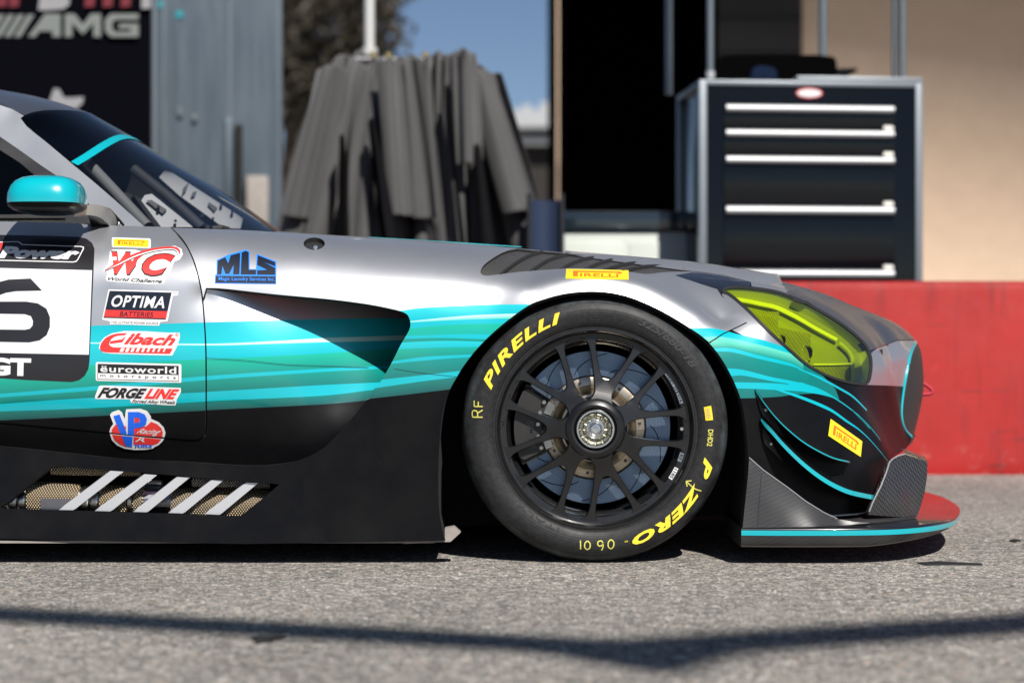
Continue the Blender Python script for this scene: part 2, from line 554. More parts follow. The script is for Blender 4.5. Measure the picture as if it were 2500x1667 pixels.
# outer shell: side of fender, shoulder, bonnet, nose: (pixel u, v, depth y)
MP = [
 (-60,540,.17),(-60,600,.085),(-60,690,.035),(-60,1130,.010),(-60,1235,-.010),(-60,1320,-.022),
 (120,545,.18),(120,600,.09),(120,690,.035),
 (280,551,.195),(280,600,.085),(280,645,.045),(280,692,.03),(250,1140,.006),(250,1235,-.010),(250,1322,-.022),
 (500,559,.22),(500,590,.105),(500,640,.052),(500,703,.022),(500,1150,.0),(500,1235,-.010),(500,1325,-.022),
 (700,567,.32),(700,592,.13),(700,640,.05),(700,722,.004),(700,1150,-.006),(700,1235,-.014),(700,1320,-.022),
 (900,579,.36),(900,604,.135),(900,655,.042),(900,742,-.008),(880,1050,-.014),(880,1180,-.016),(880,1310,-.020),
 (1050,588,.38),(1050,614,.15),(1050,665,.045),(1050,745,-.006),(1050,850,-.016),(1050,1000,-.018),(1050,1150,-.018),(1060,1310,-.020),
 (1200,600,.40),(1200,626,.17),(1200,662,.075),(1200,700,.024),
 (1320,612,.42),(1320,638,.18),
 (1460,624,.44),(1460,640,.19),
 (1600,637,.46),(1600,664,.19),
 (1700,649,.48),(1700,690,.20),
 (1800,664,.52),(1790,700,.24),(1795,765,.085),(1780,850,.0),(1815,940,-.006),(1828,1060,-.006),(1822,1200,-.006),
 (1890,683,.56),(1880,716,.24),(1870,800,.055),(1870,880,.025),(1870,960,.008),(1880,1080,.008),(1880,1200,.010),
 (2016,719,.72),(1990,740,.36),(1960,800,.16),(1960,890,.10),(1960,970,.062),(1970,1080,.045),(1980,1220,.04),
 (2121,761,.82),(2090,785,.50),(2050,850,.26),(2050,930,.21),(2060,1000,.175),(2070,1090,.12),(2075,1220,.11),
 (2186,789,.90),(2150,815,.62),(2118,880,.38),(2115,945,.34),(2130,1010,.335),(2150,1080,.27),(2150,1150,.24),
 (2236,829,.95),(2195,860,.66),(2165,900,.50),(2160,970,.47),(2195,1000,.62),(2190,1060,.56),(2200,1100,.56),
 (2213,880,.70),(2205,940,.68),(2204,1020,.68),
]
mp = [un(*p) for p in MP]
# rolled lip round the wheel opening: equal rows at fixed distances from the arch edge
_ar = spline([(1287,747.5),(1375,718),(1458,711.5),(1547,728.5),(1616,759.5),(1685,801)], 3); _d = np.gradient(_ar, axis=0); _d /= np.linalg.norm(_d, axis=1, keepdims=True)
for _p, _t in zip(_ar, _d):
    for _k, _y in ((3, -.008), (20, .000), (37, .014), (50, .048), (62, .095)):
        _w = np.interp(_p[0], [1287, 1330, 1375], [.35, .75, 1.0]); mp.append(un(_p[0] + _t[1] * _k, _p[1] - _t[0] * _k, _y * _w if _y > 0 else _y - .004 * (1 - _w)))
for _p, _n, _ys in (((1240,781), (-.62,-.78), (-.012,-.007,-.001,.003,.007)), ((1722,829), (.63,-.78), (-.007,.001,.014,.042,.075))):
    for _k, _y in zip((3, 20, 37, 50, 62), _ys): mp.append(un(_p[0] + _n[0] * _k, _p[1] + _n[1] * _k, _y))
mp += [(-0.60, YC, 0.845), (-0.30, YC, 0.84), (0.0, YC, 0.832), (0.25, YC, 0.817), (0.5, YC, 0.79), (0.75, YC, 0.745), (0.98, YC, 0.68)]
SM = Surf((0.30, -0.68, 0.67), mp, 2e-4)
# inner side: door skin and the scoop that dives in behind the fender's rear edge
SP = [
 (-60,540,.17),(-60,600,.085),(-60,690,.035),(-60,800,.025),(-60,900,.022),(-60,1000,.032),(-60,1060,.055),(-60,1110,.09),
 (120,545,.18),(120,600,.09),(120,690,.035),(120,800,.026),(120,1000,.034),(120,1100,.085),
 (280,551,.195),(280,600,.09),(280,645,.05),(280,692,.031),(280,730,.030),(280,800,.025),(280,900,.022),(280,1000,.034),(280,1060,.052),(280,1120,.09),
 (500,559,.22),(500,590,.125),(500,640,.058),(500,698,.026),(500,712,.032),(500,760,.026),(500,820,.018),(500,900,.015),(500,1000,.026),(500,1060,.052),(500,1130,.09),
 (620,720,.064),(620,800,.038),(620,900,.024),(620,1000,.032),(620,1080,.06),(620,1138,.085),
 (720,730,.100),(720,800,.068),(720,900,.048),(720,1000,.046),(720,1080,.055),(720,1130,.075),
 (820,740,.135),(820,820,.105),(820,900,.086),(820,980,.072),(820,1050,.056),
 (920,755,.180),(920,820,.160),(920,900,.128),(920,960,.110),
 (1010,770,.24),(1010,850,.21),(980,900,.17),
]
SS = Surf((0.25, -0.96, 0.12), [un(*p) for p in SP], 1e-4)

CY = (0.0, 0.42, 0.49); CYL = (0.01, 0.50, 0.55); PALE = (0.50, 0.85, 0.74); GRN = (0.0, 0.40, 0.275); GRD = (0.0, 0.25, 0.20)
DKG = (0.0, 0.17, 0.15); DKT = (0.0, 0.085, 0.085); MINT = (0.12, 0.60, 0.45)

# --- door + scoop stripes
K0 = [(-80,803),(0,800),(225,795),(500,787),(780,778),(1040,776)]
K1 = [(-80,839),(0,838),(225,836),(500,839),(667,832),(780,825),(867,822),(1040,816)]
K2 = [(-80,840),(0,839.5),(225,838.5),(500,843),(667,838.5),(780,835),(867,833),(1040,828)]
K3 = [(-80,912),(0,905),(225,890),(500,877),(780,863),(920,853),(1040,846)]
K4 = [(-80,968),(0,961),(225,943),(500,918),(780,900),(920,893),(1040,886)]
K5 = [(-80,977),(0,970),(225,953),(500,928),(780,908),(920,900),(1040,893)]
K6 = [(-80,991),(0,986),(200,972),(500,957),(780,940),(920,933),(1040,928)]
K7 = [(-80,1007),(0,1004),(200,997),(500,980),(780,966),(920,950),(1040,942)]
K8 = [(-80,1030),(0,1026),(200,1017),(500,1002),(780,987),(920,975),(1040,968)]
bot = [(-80,1200),(1040,1200)]
K3h = [(-80,925),(0,918),(225,905),(500,893),(780,878),(920,868),(1040,860)]
ST_S = [Stripe(K0, K1, c0=CY, c1=CYL), Stripe(K1, K2, c0=PALE), Stripe(K2, K3, c0=CYL, c1=CY), Stripe(K3, K4, c0=GRN, c1=GRD),
        Stripe(K4, K5, c0=CY), Stripe(K5, K6, c0=GRD, c1=DKG), Stripe(K6, K7, c0=CY), Stripe(K7, K8, c0=DKG, c1=DKT), Stripe(K8, bot, m='satin_black')]
# --- fender stripes behind the wheel
F = [[(960,760),(980,758.6),(1028,752),(1136,745.7),(1243,743),(1320,744)],
     [(960,789),(1003,784),(1136,771),(1250,766),(1320,765)],
     [(960,791),(1003,787),(1136,780),(1250,777),(1320,777)],
     [(960,806),(1003,802),(1100,793),(1207,790),(1300,789)],
     [(960,822),(996,820),(1100,816),(1171,816),(1260,817)],
     [(960,829),(993,827),(1082,825),(1178,828),(1260,831)],
     [(940,840),(987,836),(1082,832),(1171,834),(1260,836)],
     [(940,856),(982,852),(1082,848),(1157,847),(1230,847)],
     [(930,886),(962,881),(1046,870),(1152,865),(1220,862)],
     [(930,892),(957,888),(1046,879),(1143,872),(1220,868)],
     [(890,932),(928,927),(1028,916),(1125,905),(1200,896)],
     [(880,953),(918,947),(1028,931),(1118,920),(1200,909)],
     [(840,980),(903,973),(993,963),(1100,950),(1200,937)]]
FB = [(700,1100),(780,1040),(840,985),(903,973),(993,963),(1100,950),(1200,937)]
ST_F = [Stripe(F[0], F[1], c0=CYL, c1=CY), Stripe(F[1], F[2], c0=PALE, c1=MINT), Stripe(F[2], F[3], c0=CY), Stripe(F[3], F[4], c0=GRN, c1=(0,.36,.30)),
        Stripe(F[4], F[5], c0=CY), Stripe(F[5], F[6], c0=GRD), Stripe(F[6], F[7], c0=CYL, c1=CY), Stripe(F[7], F[8], c0=(0,.34,.26), c1=GRD),
        Stripe(F[8], F[9], c0=CY), Stripe(F[9], F[10], c0=(0,.24,.21), c1=DKG), Stripe(F[10], F[11], c0=CY), Stripe(F[11], F[12], c0=DKG, c1=DKT),
        Patch([(-90,1060),(720,1062),(800,1060),(860,985),(903,973),(993,963),(1100,950),(1200,937),(1200,1400),(-90,1400)], 'satin_black')]
# --- nose stripes ahead of the wheel
G0 = [(1680,801),(1699,801),(1749,802.5),(1799,815),(1863,830),(1960,862)]
G1 = [(1680,824),(1716,823),(1766,823),(1859,843),(1960,872)]
G2 = [(1700,851),(1744,850),(1786,850),(1849,866),(1929,886),(1962,904)]
G3 = [(1700,859),(1746,858),(1789,860),(1849,875),(1936,895),(1962,906)]
G4 = [(1740,897),(1776,899),(1816,903),(1883,920),(1949,933),(1999,948),(2049,977),(2093,1010),(2126,1043),(2150,1074)]
G5 = [(1740,920),(1784,918),(1816,917),(1883,930),(1929,938),(1960,955),(2016,965),(2049,980),(2099,1017),(2126,1045),(2150,1075)]
G6 = [(1740,934),(1793,933),(1849,934),(1900,936),(1935,940)]
G7 = [(1740,950),(1799,948),(1843,949),(1903,952),(1935,953)]
G8 = [(1740,973),(1808,972),(1849,971),(1903,968),(1935,963)]
ST_N = [Patch([(1725,775),(1716,823)] + [(1740,1400),(2300,1400),(2300,943),(2207,943),(2116,938),(2060,930),(1990,900),(1940,880)], 'satin_black'),
        Patch([(1690,801),(1749,802.5),(1799,815),(1863,830),(1960,862),(1985,898),(2010,918),(2040,950),(2049,975),(1990,960),(1935,963),(1903,968),(1849,971),(1808,972),(1740,973)], 'livery', DKG),
        Stripe(G0, G1, c0=CY), Stripe(G1, G2, c0=MINT, c1=(0,.24,.19)), Stripe(G2, G3, c0=CY), Stripe(G3, G4[:5] + [(1985,925)], c0=(0,.21,.18), c1=DKG),
        Stripe(G4, G5, c0=CY), Stripe(G5[:5], G6, c0=DKG), Stripe(G6, G7, c0=CY), Stripe(G7, G8, c0=DKG, c1=(0,.14,.13)),
        Patch([(1929,937),(1956,933),(1999,948),(1999,962),(1956,955),(1903,952),(1903,945)], 'livery', CY),
        # the long pinstripe that runs down to the lower corner
        Stripe([(1895,948),(1949,964),(1999,983),(2033,1000),(2066,1024),(2099,1048),(2133,1082),(2172,1130)],
               [(1895,952),(1949,971),(1999,991),(2033,1007),(2066,1030),(2099,1051.5),(2133,1084),(2172,1131)], c0=CY),
        Stripe([(1949,899),(1999,918),(2049,945),(2083,966),(2116,999)], [(1949,901),(1999,924),(2049,950.5),(2083,971),(2116,1003)], c0=CY),
        Stripe([(2080,1000),(2110,1028),(2128,1046)], [(2080,1002),(2110,1032),(2122,1046)], c0=DKG)]
# ------------------------------------------------------------------ race car: panels
ARCH = [(1086,1318),(1073,1254),(1070,1170),(1073,1080),(1082,1002),(1096,956),(1114,922),(1134,890),(1169,846),(1220,797.6),(1287,747.5),(1330,730),(1375,718),
        (1418,712.5),(1458,711.5),(1500,716),(1547,728.5),(1616,759.5),(1685,801),(1730,835.5),(1771,890.6),(1806,966),(1821,1042),(1826,1120),(1822,1200),(1813,1287)]
ARCH = [tuple(p) for p in spline(ARCH, 4)]
ia = min(range(len(ARCH)), key=lambda i: abs(ARCH[i][0] - 1731) + abs(ARCH[i][1] - 836))
CREASE = [(503,703),(550,705),(667,718),(800,730),(900,743),(960,755),(985,762)]
LIP = [(985,762),(996,770),(1002,788),(998,808),(978.6,841),(957,884),(932,927),(914,948.6),(886,988),(850,1031),(821,1063),(787,1095),(744,1118),(700,1130),(640,1136.5)]
LIPB = [(585,1135.5),(450,1127),(298,1119),(150,1104),(0,1089),(-170,1083)]
cr = [tuple(p) for p in spline(CREASE, 5)]; lp = [tuple(p) for p in spline(LIP, 5)]; lb = [tuple(p) for p in spline([LIP[-1]] + LIPB, 5)][1:]
BELT = [(-170,541),(0,541),(160,544),(220,548.5),(300,551.5),(417,554.5)]
SHUT = [tuple(p) for p in spline([(417,555),(447,587),(467,623),(480,660),(492,713),(497,760),(502,843),(503,927),(503,1020)], 6)]
SHUTB = [(502.5,1050),(500,1062),(493,1071),(480,1075),(460,1075),(433,1073),(387,1068),(200,1051),(0,1033),(-170,1027)]
def shift(L, du, dv): return [(u + du, v + dv) for u, v in L]

# door skin
door = panel('door', SS, [(u, v) for u, v in BELT] + shift(SHUT, -1.6, 0) + [(500.5,1050),(498,1060),(491.5,1069),(480,1073),(460,1073),(433,1071),(387,1066),(200,1049),(0,1031),(-170,1025)],
             'silver', car, paint=ST_S, skirt_mat='gap')
# strip of body side below and ahead of the door, and the scoop
panel('side_scoop', SS, shift(SHUT[22:], 1.8, 0) + [(504.5,1050),(502,1063),(494,1073),(480,1077),(460,1077),(433,1075.5),(387,1070.5),(200,1053.5),(0,1035.5),(-170,1029.5)]
      + [(-170,1100),(0,1105),(298,1135),(585,1150),(640,1151),(744,1133),(800,1112),(860,1050),(925,970),(1012,850),(1018,775),(985,742),(900,720),(800,708),(667,697),(550,690),(500,682)],
      'silver', car, paint=ST_S, skirt_mat='gap', off=-.0025)
# a dark web behind the shut lines so no daylight shows through them
panel('door_seal', SS, shift(SHUT, -9, 0) + shift(SHUTB, -7, -6) + shift(SHUTB, 4, 6)[::-1] + shift(SHUT, 9, 0)[::-1], 'gap', car, off=-0.012, skirt=0)

# front fender: from the windscreen base over the wheel, down behind it to the sill
SILLB = [(1086,1318),(1060,1320),(900,1323),(600,1327),(300,1321),(0,1314),(-170,1313)]
HATCH = [(6,1165),(40,1140),(123,1071+4),(140,1071+5)]
q = lambda x, y: (x / 3.36, 1000 + y / 3.36)
VENT = [q(5,795), q(60,765), q(200,650), q(330,545), q(420,475), q(450,464), q(700,482), q(1000,500), q(1500,545), q(2000,585), q(2250,606), q(2292,612), q(2200,690), q(2100,770), q(1985,862), q(1960,870), q(1600,858), q(1000,836), q(500,822), q(30,808)]
HOODLINE = [(690,565.5),(740,567.5),(900,577.5),(1107,590.5),(1273,601.5),(1362,612.3),(1548,628),(1720,643.5)]
# vent openings in the top of the fender
LV = [(212,300),(235,255),(300,205),(380,160),(450,142),(540,136),(700,150),(860,170),(1000,180),(1200,200),(1400,225),(1560,250),(1700,285),(1750,297),(1600,300),(1500,305),(1390,316),(1300,305),(1120,285),(900,275),(700,285),(500,300),(350,318),(260,328),(225,322)]
LV = np.array([(1100 + x / 2.904, 560 + y / 2.904) for x, y in LV])
LOUV = spline(LV, 4, True)
WASH = [(743 + 26 * math.cos(a) + 24, 595 + 15 * math.sin(a)) for a in np.linspace(0, 2 * math.pi, 28)[:-1]]
fo = shift(SHUT[:27], 1.8, 0) + cr + lp[1:] + lb
fo = [(419,556.5)] + shift(SHUT[1:27], 1.8, 0) + cr + lp[1:] + lb + SILLB[::-1][1:-1] + ARCH[:ia] + [(1731,835)] + [(1766,813),(1800,797),(1822,786)]
# up along the headlight's rear edge, then back along the bonnet shut line
fo += [(1796,762),(1770,730),(1760,718),(1764,708),(1785,703),(1830,705),(1833,690),(1766,673),(1716,666),(1660,660)]
top3 = [(0.45, .44), (0.30, .43), (0.10, .42), (-0.15, .41), (-0.40, .40), (-0.62, .36)]
def sm_xy(x, y):
    """frame coordinates of the shell above plan point (x, y)"""
    z = 0.82
    for _ in range(30):
        ab = SM.ab(np.array([x, y, z])); p = SM.P(ab); z += 0.6 * (p[2] - z) + 0.5 * ((y - p[1]) * 0 )
        d = np.array([x, y, z]) - p; z = p[2]
    return SM.ab(np.array([x, y, z]))
def sm_solve(x, y):
    z = np.linspace(0.4, 1.0, 300); P = np.stack([np.full(300, x), np.full(300, y), z], -1)
    g = P @ SM.n - SM.h(SM.ab(P)); k = np.argmax(g > 0)
    return SM.ab(P[k])
EDGE = [(0.478, .34), (0.30, .36), (0.10, .37), (-0.15, .36), (-0.40, .345), (-0.60, .31), (-0.645, .27)]
fo_ab = np.concatenate([SM.hit(resample(fo, 9.0)), np.array([sm_solve(x, y) for x, y in EDGE])])
BLK = [(1647,672),(1713,694),(1751,706),(1761,722),(1790,745),(1900,745),(1900,690),(1833,690),(1766,674),(1716,667),(1690,665)]
fender = panel('front_fender', SM, fo_ab, 'silver', car, raw=True, holes=[SM.hit(resample(VENT, 9, True)), SM.hit(resample(LOUV, 6, True)), SM.hit(resample(WASH, 5, True))],
               paint=[Patch(BLK, 'gloss_black')] + ST_F + [Stripe(G0, G1, c0=CY), Stripe(G1, G2, c0=MINT, c1=(0,.24,.19))], skirt=0.022, skirt_mat='gap', step=0.0105)
# bonnet: from the fender's inner edge over the middle to the far side, down to the nose
def bonnet():
    near_e = [(x, y + 0.004) for x, y in EDGE]
    line = SM.hit(resample([(1660,659),(1716,664.5),(1766,671.5),(1833,688.5),(1836,703),(1896,713),(1970,741),(2040,781),(2093,823),(2118,858),(2190,830),(2233,829)], 8.0))
    P = np.concatenate([np.array([sm_solve(x, y) for x, y in near_e])[::-1], line])
    w = SM.P(P)
    cl = np.array([sm_solve(x, YC) for x in np.linspace(1.20, -0.66, 40)])
    O = np.concatenate([P, cl])
    V2, tri = cdt_region(O, [], [], 0.016)
    V = SM.P(V2); N = SM.N(V2)
    n0 = len(V)
    Vm = V.copy(); Vm[:, 1] = 2 * YC - Vm[:, 1]; Nm = N.copy(); Nm[:, 1] *= -1
    cen = np.array([V[list(t)].mean(0) for t in tri])
    sil = cen[:, 0] < 0.755  # ahead of here the silver is darkened to stand for shade
    mi = [0 if s else 1 for s in sil]
    me = surf_mesh('bonnet', np.concatenate([V, Vm]), np.concatenate([N, Nm]), tri + [tuple(i + n0 for i in t) for t in tri], 0.012, None, mi + mi, ['silver', 'silver_dark', 'gap'], None, 2)
    return link('bonnet', me, None, car)
bon = bonnet()

# nose / bumper
d5 = lambda x, y: (1716 + x / 3.0, 640 + y / 3.0)
d6 = lambda x, y: (1716 + x / 3.0, 880 + y / 3.0)
LENS = [d5(*p) for p in [(150,222),(165,200),(220,190),(330,193),(440,206),(540,224),(640,258),(760,310),(870,370),(970,430),(1060,493),(1130,553),(1190,618),(1220,690),(1226,760),(1220,820),(1208,868),(1180,892),(1140,890),(1080,882),(980,857),(880,817),(780,762),(700,702),(600,612),(500,522),(420,442),(330,352),(240,272),(180,230)]]
LENS = [tuple(p) for p in spline(LENS, 3, True)]
lc = np.mean(LENS, 0)
def grow(L, k):
    L = np.asarray(L, float); d = np.roll(L, -1, 0) - np.roll(L, 1, 0); n = np.stack([d[:, 1], -d[:, 0]], -1)
    n /= np.linalg.norm(n, axis=1, keepdims=True) + 1e-9
    s = 1 if ((L + n - lc) ** 2).sum() > ((L - lc) ** 2).sum() else -1
    return [tuple(p) for p in L + n * k * s]
FRAME = grow(LENS, 3.5)
GR_IN = [d5(*p) for p in [(1562,590),(1536,640),(1518,700),(1500,790),(1484,870),(1468,970),(1457,1070),(1458,1140),(1470,1195),(1490,1235),(1530,1278)]]
GR_IN = [tuple(p) for p in spline(GR_IN, 4)]
BOT = [d5(1530,1285), d5(1515,1330), d5(1480,1370), d5(1440,1398), d5(1400,1425), d5(1365,1465)] + [d6(1345,800), d6(1300,920), d6(1240,1040), d6(1210,1105), d6(1120,1125), d6(920,1140), d6(880,1115), d6(700,1150), d6(300,1225)]
no = [(1732,836.5),(1766,814.5),(1800,798.5),(1824,787)] + [(1860,778),(1900,760)]
no = [(1733.5,838),(1767,815.5),(1801,799.5),(1824,788.5)]
# rear edge of the lens up and over its top, along the bonnet shut line to the grille's top corner
no += [(1797,763),(1771,731),(1762,719),(1766,710),(1785,705),(1830,707),(1896,715),(1970,743),(2040,783),(2093,825),(2118,860),(2190,832),(2236,831)]
no += GR_IN + BOT + ARCH[::-1][:len(ARCH) - ia]
SILV = [d5(*p) for p in [(1222,684),(1250,650),(1290,625),(1330,614),(1370,611),(1450,560),(1600,560),(1600,912),(1475,909),(1330,902),(1180,897),(1215,830),(1226,760)]]
bumper = panel('front_bumper', SM, no, 'silver', car, holes=[LENS], paint=[Patch([d5(960,430), d5(1130,500), d5(1240,570), d5(1372,611), d5(1300,620), d5(1220,690), d5(1150,740), d5(900,420)], 'gloss_black')] + ST_N + [Patch(SILV, 'silver')],
               skirt=0.02, skirt_mat='gap', step=0.0105)

# raised rim of the bonnet beside the vents, ends in a step above the headlight
rt = spline([(1380,612),(1500,622),(1620,632),(1720,642.5),(1816,657.5),(1876,666),(1897,668)], 6); rb = spline([(1380,618),(1500,634),(1620,650),(1720,664),(1816,682),(1880,692),(1912,694)], 6)
bm = bmesh.new(); rows = []
pb = SM.P(SM.hit(rb))
for i, (a_, p_) in enumerate(zip(rt, pb)):
    tpt = un(a_[0], a_[1], p_[1] + .10)
    rows.append([bm.verts.new(x) for x in (p_ - np.array([0, 0, .004]), p_ * .35 + tpt * .65 + np.array([0, -.012, .002]), tpt, tpt + np.array([0, .10, -.012]), tpt + np.array([0, .16, -.05]))])
for A, B in zip(rows, rows[1:]):
    for i in range(4): bm.faces.new((A[i], A[i + 1], B[i + 1], B[i]))
bm.faces.new(rows[-1])
link('bonnet_rim', bm_mesh('bonnet_rim', bm, 50), 'silver', bon)
tube('bonnet_pinstripe', [tuple(un(u, v, y)) for u, v, y in ((900,579.4,.40),(1000,585.4,.42),(1107,592,.44),(1200,598.2,.45),(1273,603,.46))], .0013, 'cyan_gloss', bon, 6)
# ------------------------------------------------------------------ race car: front wheel
mat('rim_black', (0.005, 0.005, 0.0055), 0.33, 0.0, 0.25, 0.12, 0.5, vary=0.15, vscale=25)
t = mat('tyre_rubber', (0.022, 0.022, 0.023), 0.55, spec=0.28)
co = t.coord('Object')
sx = t.n.new('ShaderNodeSeparateXYZ'); t.l.new(co, sx.inputs[0])
rr = t.math('SQRT', t.math('ADD', t.math('POWER', sx.outputs[0], 2.0), t.math('POWER', sx.outputs[2], 2.0)))
scuff = t.ramp(rr, [(0.0, 0.0), (0.318, 0.0), (0.330, 1.0), (0.342, 0.55), (0.349, 0.15)])
n1 = t.noise(16, 6, 0.65); n2 = t.noise(90, 4, 0.6)
sc2 = t.math('MULTIPLY', scuff, t.ramp(n1, [(0.40, 0.0), (0.70, 1.0)]))
base = t.mix(t.ramp(n2, [(0.35, 0.0), (0.8, 1.0)]), (0.012, 0.012, 0.0125), (0.026, 0.026, 0.0265))
t.set('Base Color', t.mix(sc2, base, (0.06, 0.072, 0.078)))
t.set('Roughness', t.math('MULTIPLY_ADD', n1, 0.3, 0.38))
ring = t.math('MULTIPLY', t.math('SINE', t.math('MULTIPLY', rr, 900.0)), 0.25)
t.bump(t.math('ADD', n2, ring), 0.22, 0.0012)
t = mat('tyre_paint', (0.80, 0.60, 0.03), 0.6)
n = t.noise(140, 4, 0.7); t.set('Base Color', t.mix(t.ramp(n, [(0.62, 0.0), (0.70, 1.0)]), (0.83, 0.63, 0.03), (0.10, 0.08, 0.02)))
mat('chalk', (0.55, 0.52, 0.10), 0.8)
mat('tyre_emboss', (0.035, 0.035, 0.036), 0.45)
t = mat('disc_steel', (0.24, 0.30, 0.38), 0.36, 1.0)
co = t.coord('Object'); sx = t.n.new('ShaderNodeSeparateXYZ'); t.l.new(co, sx.inputs[0])
rr = t.math('SQRT', t.math('ADD', t.math('POWER', sx.outputs[0], 2.0), t.math('POWER', sx.outputs[2], 2.0)))
rg = t.n.new('ShaderNodeTexNoise'); rg.noise_dimensions = '1D'; rg.inputs['Scale'].default_value = 420; rg.inputs['Detail'].default_value = 4
t.l.new(rr, rg.inputs['W'])
t.set('Base Color', t.mix(rg.outputs['Fac'], (0.08, 0.125, 0.195), (0.24, 0.31, 0.41)))  # blue of the reflected sky put into the steel's colour
t.set('Roughness', t.math('MULTIPLY_ADD', rg.outputs['Fac'], 0.2, 0.28)); t.bump(rg.outputs['Fac'], 0.15, 0.0006)
mat('bell_gold', (0.50, 0.43, 0.34), 0.33, 1.0, vary=0.2, vscale=40)
mat('nut_metal', (0.46, 0.45, 0.36), 0.34, 1.0, vary=0.25, vscale=80)
mat('ring_silver', (0.72, 0.73, 0.74), 0.24, 1.0, vary=0.1, vscale=60)
mat('caliper_grey', (0.045, 0.043, 0.041), 0.42, 0.6, vary=0.2, vscale=40)
mat('label_pale', (0.16, 0.19, 0.23), 0.5)

WC = np.array([0.215, 0.0, 0.3474])
TYP = [(.246,.030),(.249,.016),(.256,.009),(.262,.006),(.264,.0065),(.266,.0035),(.278,-.001),(.292,-.004),(.305,-.004),(.316,-.001),(.326,.006),(.334,.015),(.340,.026),(.345,.042),(.3478,.07),(.3486,.16),(.3478,.24),(.343,.285),(.33,.305),(.30,.31),(.25,.29)]
wheel_me = lathe_mesh('wheel', [(.2605,.0095),(.2585,.0045),(.254,.004),(.2505,.008),(.2478,.018),(.2455,.0265),(.2300,.0285),(.2285,.031),(.2275,.050),(.2200,.056),(.2185,.060),(.2175,.27),(.250,.275),(.2610,.265),(.2605,.015)], 128, sm=40, close=True)
wheel = link('wheel', wheel_me, 'rim_black', car); wheel.location = WC
bm = bmesh.new()
tme = lathe_mesh('tyre', TYP, 160, sm=50)
for v in tme.vertices:                                     # the flattened contact patch
    if v.co.z < -WC[2]: 
        dz = -WC[2] - v.co.z; v.co.z = -WC[2]
tyre = link('tyre', tme, 'tyre_rubber', wheel)
tyr, tyy = np.array([p[0] for p in TYP[:15]]), np.array([p[1] for p in TYP[:15]])
def tyre_y(r): return np.interp(r, tyr, tyy)

def arc_text(name, s, a0, a1, r0, r1, material, parent, bold=0.03, shear=0.0, yfn=tyre_y, off=0.0012, flip=False, space=1.0):
    V, T, _ = text_tris(s, bold, shear, space)
    x, y = V[:, 0], V[:, 1]
    if flip: x, y = 1 - x, 1 - y
    a = np.radians(a0 + (a1 - a0) * x); r = r0 + (r1 - r0) * y
    Y = yfn(r) - off
    P = np.stack([r * np.sin(a), Y, r * np.cos(a)], -1)
    N = np.tile([0, -1.0, 0], (len(P), 1))
    return link(name, surf_mesh(name, P, N, T, 0.0, mats=[material]), None, parent)
def px_local(u, v):                                        # crop coordinates of the wheel view to wheel-local metres
    return ((u - 790) / 2.306 / 948.0, -(v - 752) / 2.306 / 948.0)
def stroke(name, lines, w, material, parent, yfn=tyre_y, off=0.0011):
    bm = bmesh.new()
    for L in lines:
        P = spline([px_local(*p) for p in L], 5) if len(L) > 2 else resample([px_local(*p) for p in L], .004)
        T = np.gradient(P, axis=0); T /= np.linalg.norm(T, axis=1, keepdims=True) + 1e-9
        Nn = np.stack([-T[:, 1], T[:, 0]], -1) * w / 2
        def vv(p): return bm.verts.new((p[0], float(yfn(math.hypot(p[0], p[1]))) - off, p[1]))
        prs = [(vv(p + n), vv(p - n)) for p, n in zip(P, Nn)]
        for (a, b), (c, d) in zip(prs, prs[1:]): bm.faces.new((a, b, d, c))
    return link(name, bm_mesh(name, bm), material, parent)
arc_text('tyre_lettering', 'PIRELLI', -69.5, -17, .287, .3145, 'tyre_paint', wheel, 0.035, 0.32, space=1.15)
arc_text('tyre_lettering', 'P', 104.5, 114.5, .290, .3165, 'tyre_paint', wheel, 0.05, 0.35)
arc_text('tyre_lettering', 'ZERO', 118.5, 162, .290, .3165, 'tyre_paint', wheel, 0.05, 0.32, space=1.15)
arc_text('tyre_lettering', 'TM', 163.8, 165.4, .297, .301, 'tyre_paint', wheel, 0.02)
arc_text('tyre_lettering', 'DHD2', 90.2, 98.6, .2895, .303, 'chalk', wheel, 0.025)
arc_text('tyre_emboss', '325/680-18', 22, 58, .290, .310, 'tyre_emboss', wheel, 0.03, 0.25)
arc_text('tyre_emboss', 'ITALY', 200, 226, .270, .280, 'tyre_emboss', wheel, 0.0)
stroke('chalk_mark', [[(155,685),(98,685)], [(98,685),(96,660),(104,648),(118,650),(126,662),(126,685)], [(126,662),(155,645)], [(155,625),(107,625)], [(107,625),(107,592)], [(130,625),(130,598)]], 0.0030, 'chalk', wheel)
stroke('chalk_mark', [[(705,1378),(706,1428)], [(745,1380),(731,1392),(729,1415),(742,1428),(757,1420),(759,1395),(745,1380)],
                      [(832,1391),(822,1380),(806,1384),(802,1398),(812,1409),(826,1404),(832,1391)], [(832,1391),(832,1412),(824,1434)], [(876,1372),(862,1388),(862,1412),(876,1424),(890,1412),(892,1386),(876,1372)]], 0.0030, 'chalk', wheel)
stroke('chalk_mark', [[(1300,1046),(1345,1085),(1385,1100)], [(1300,1046),(1330,1042)], [(1300,1046),(1306,1075)]], 0.0028, 'chalk', wheel)
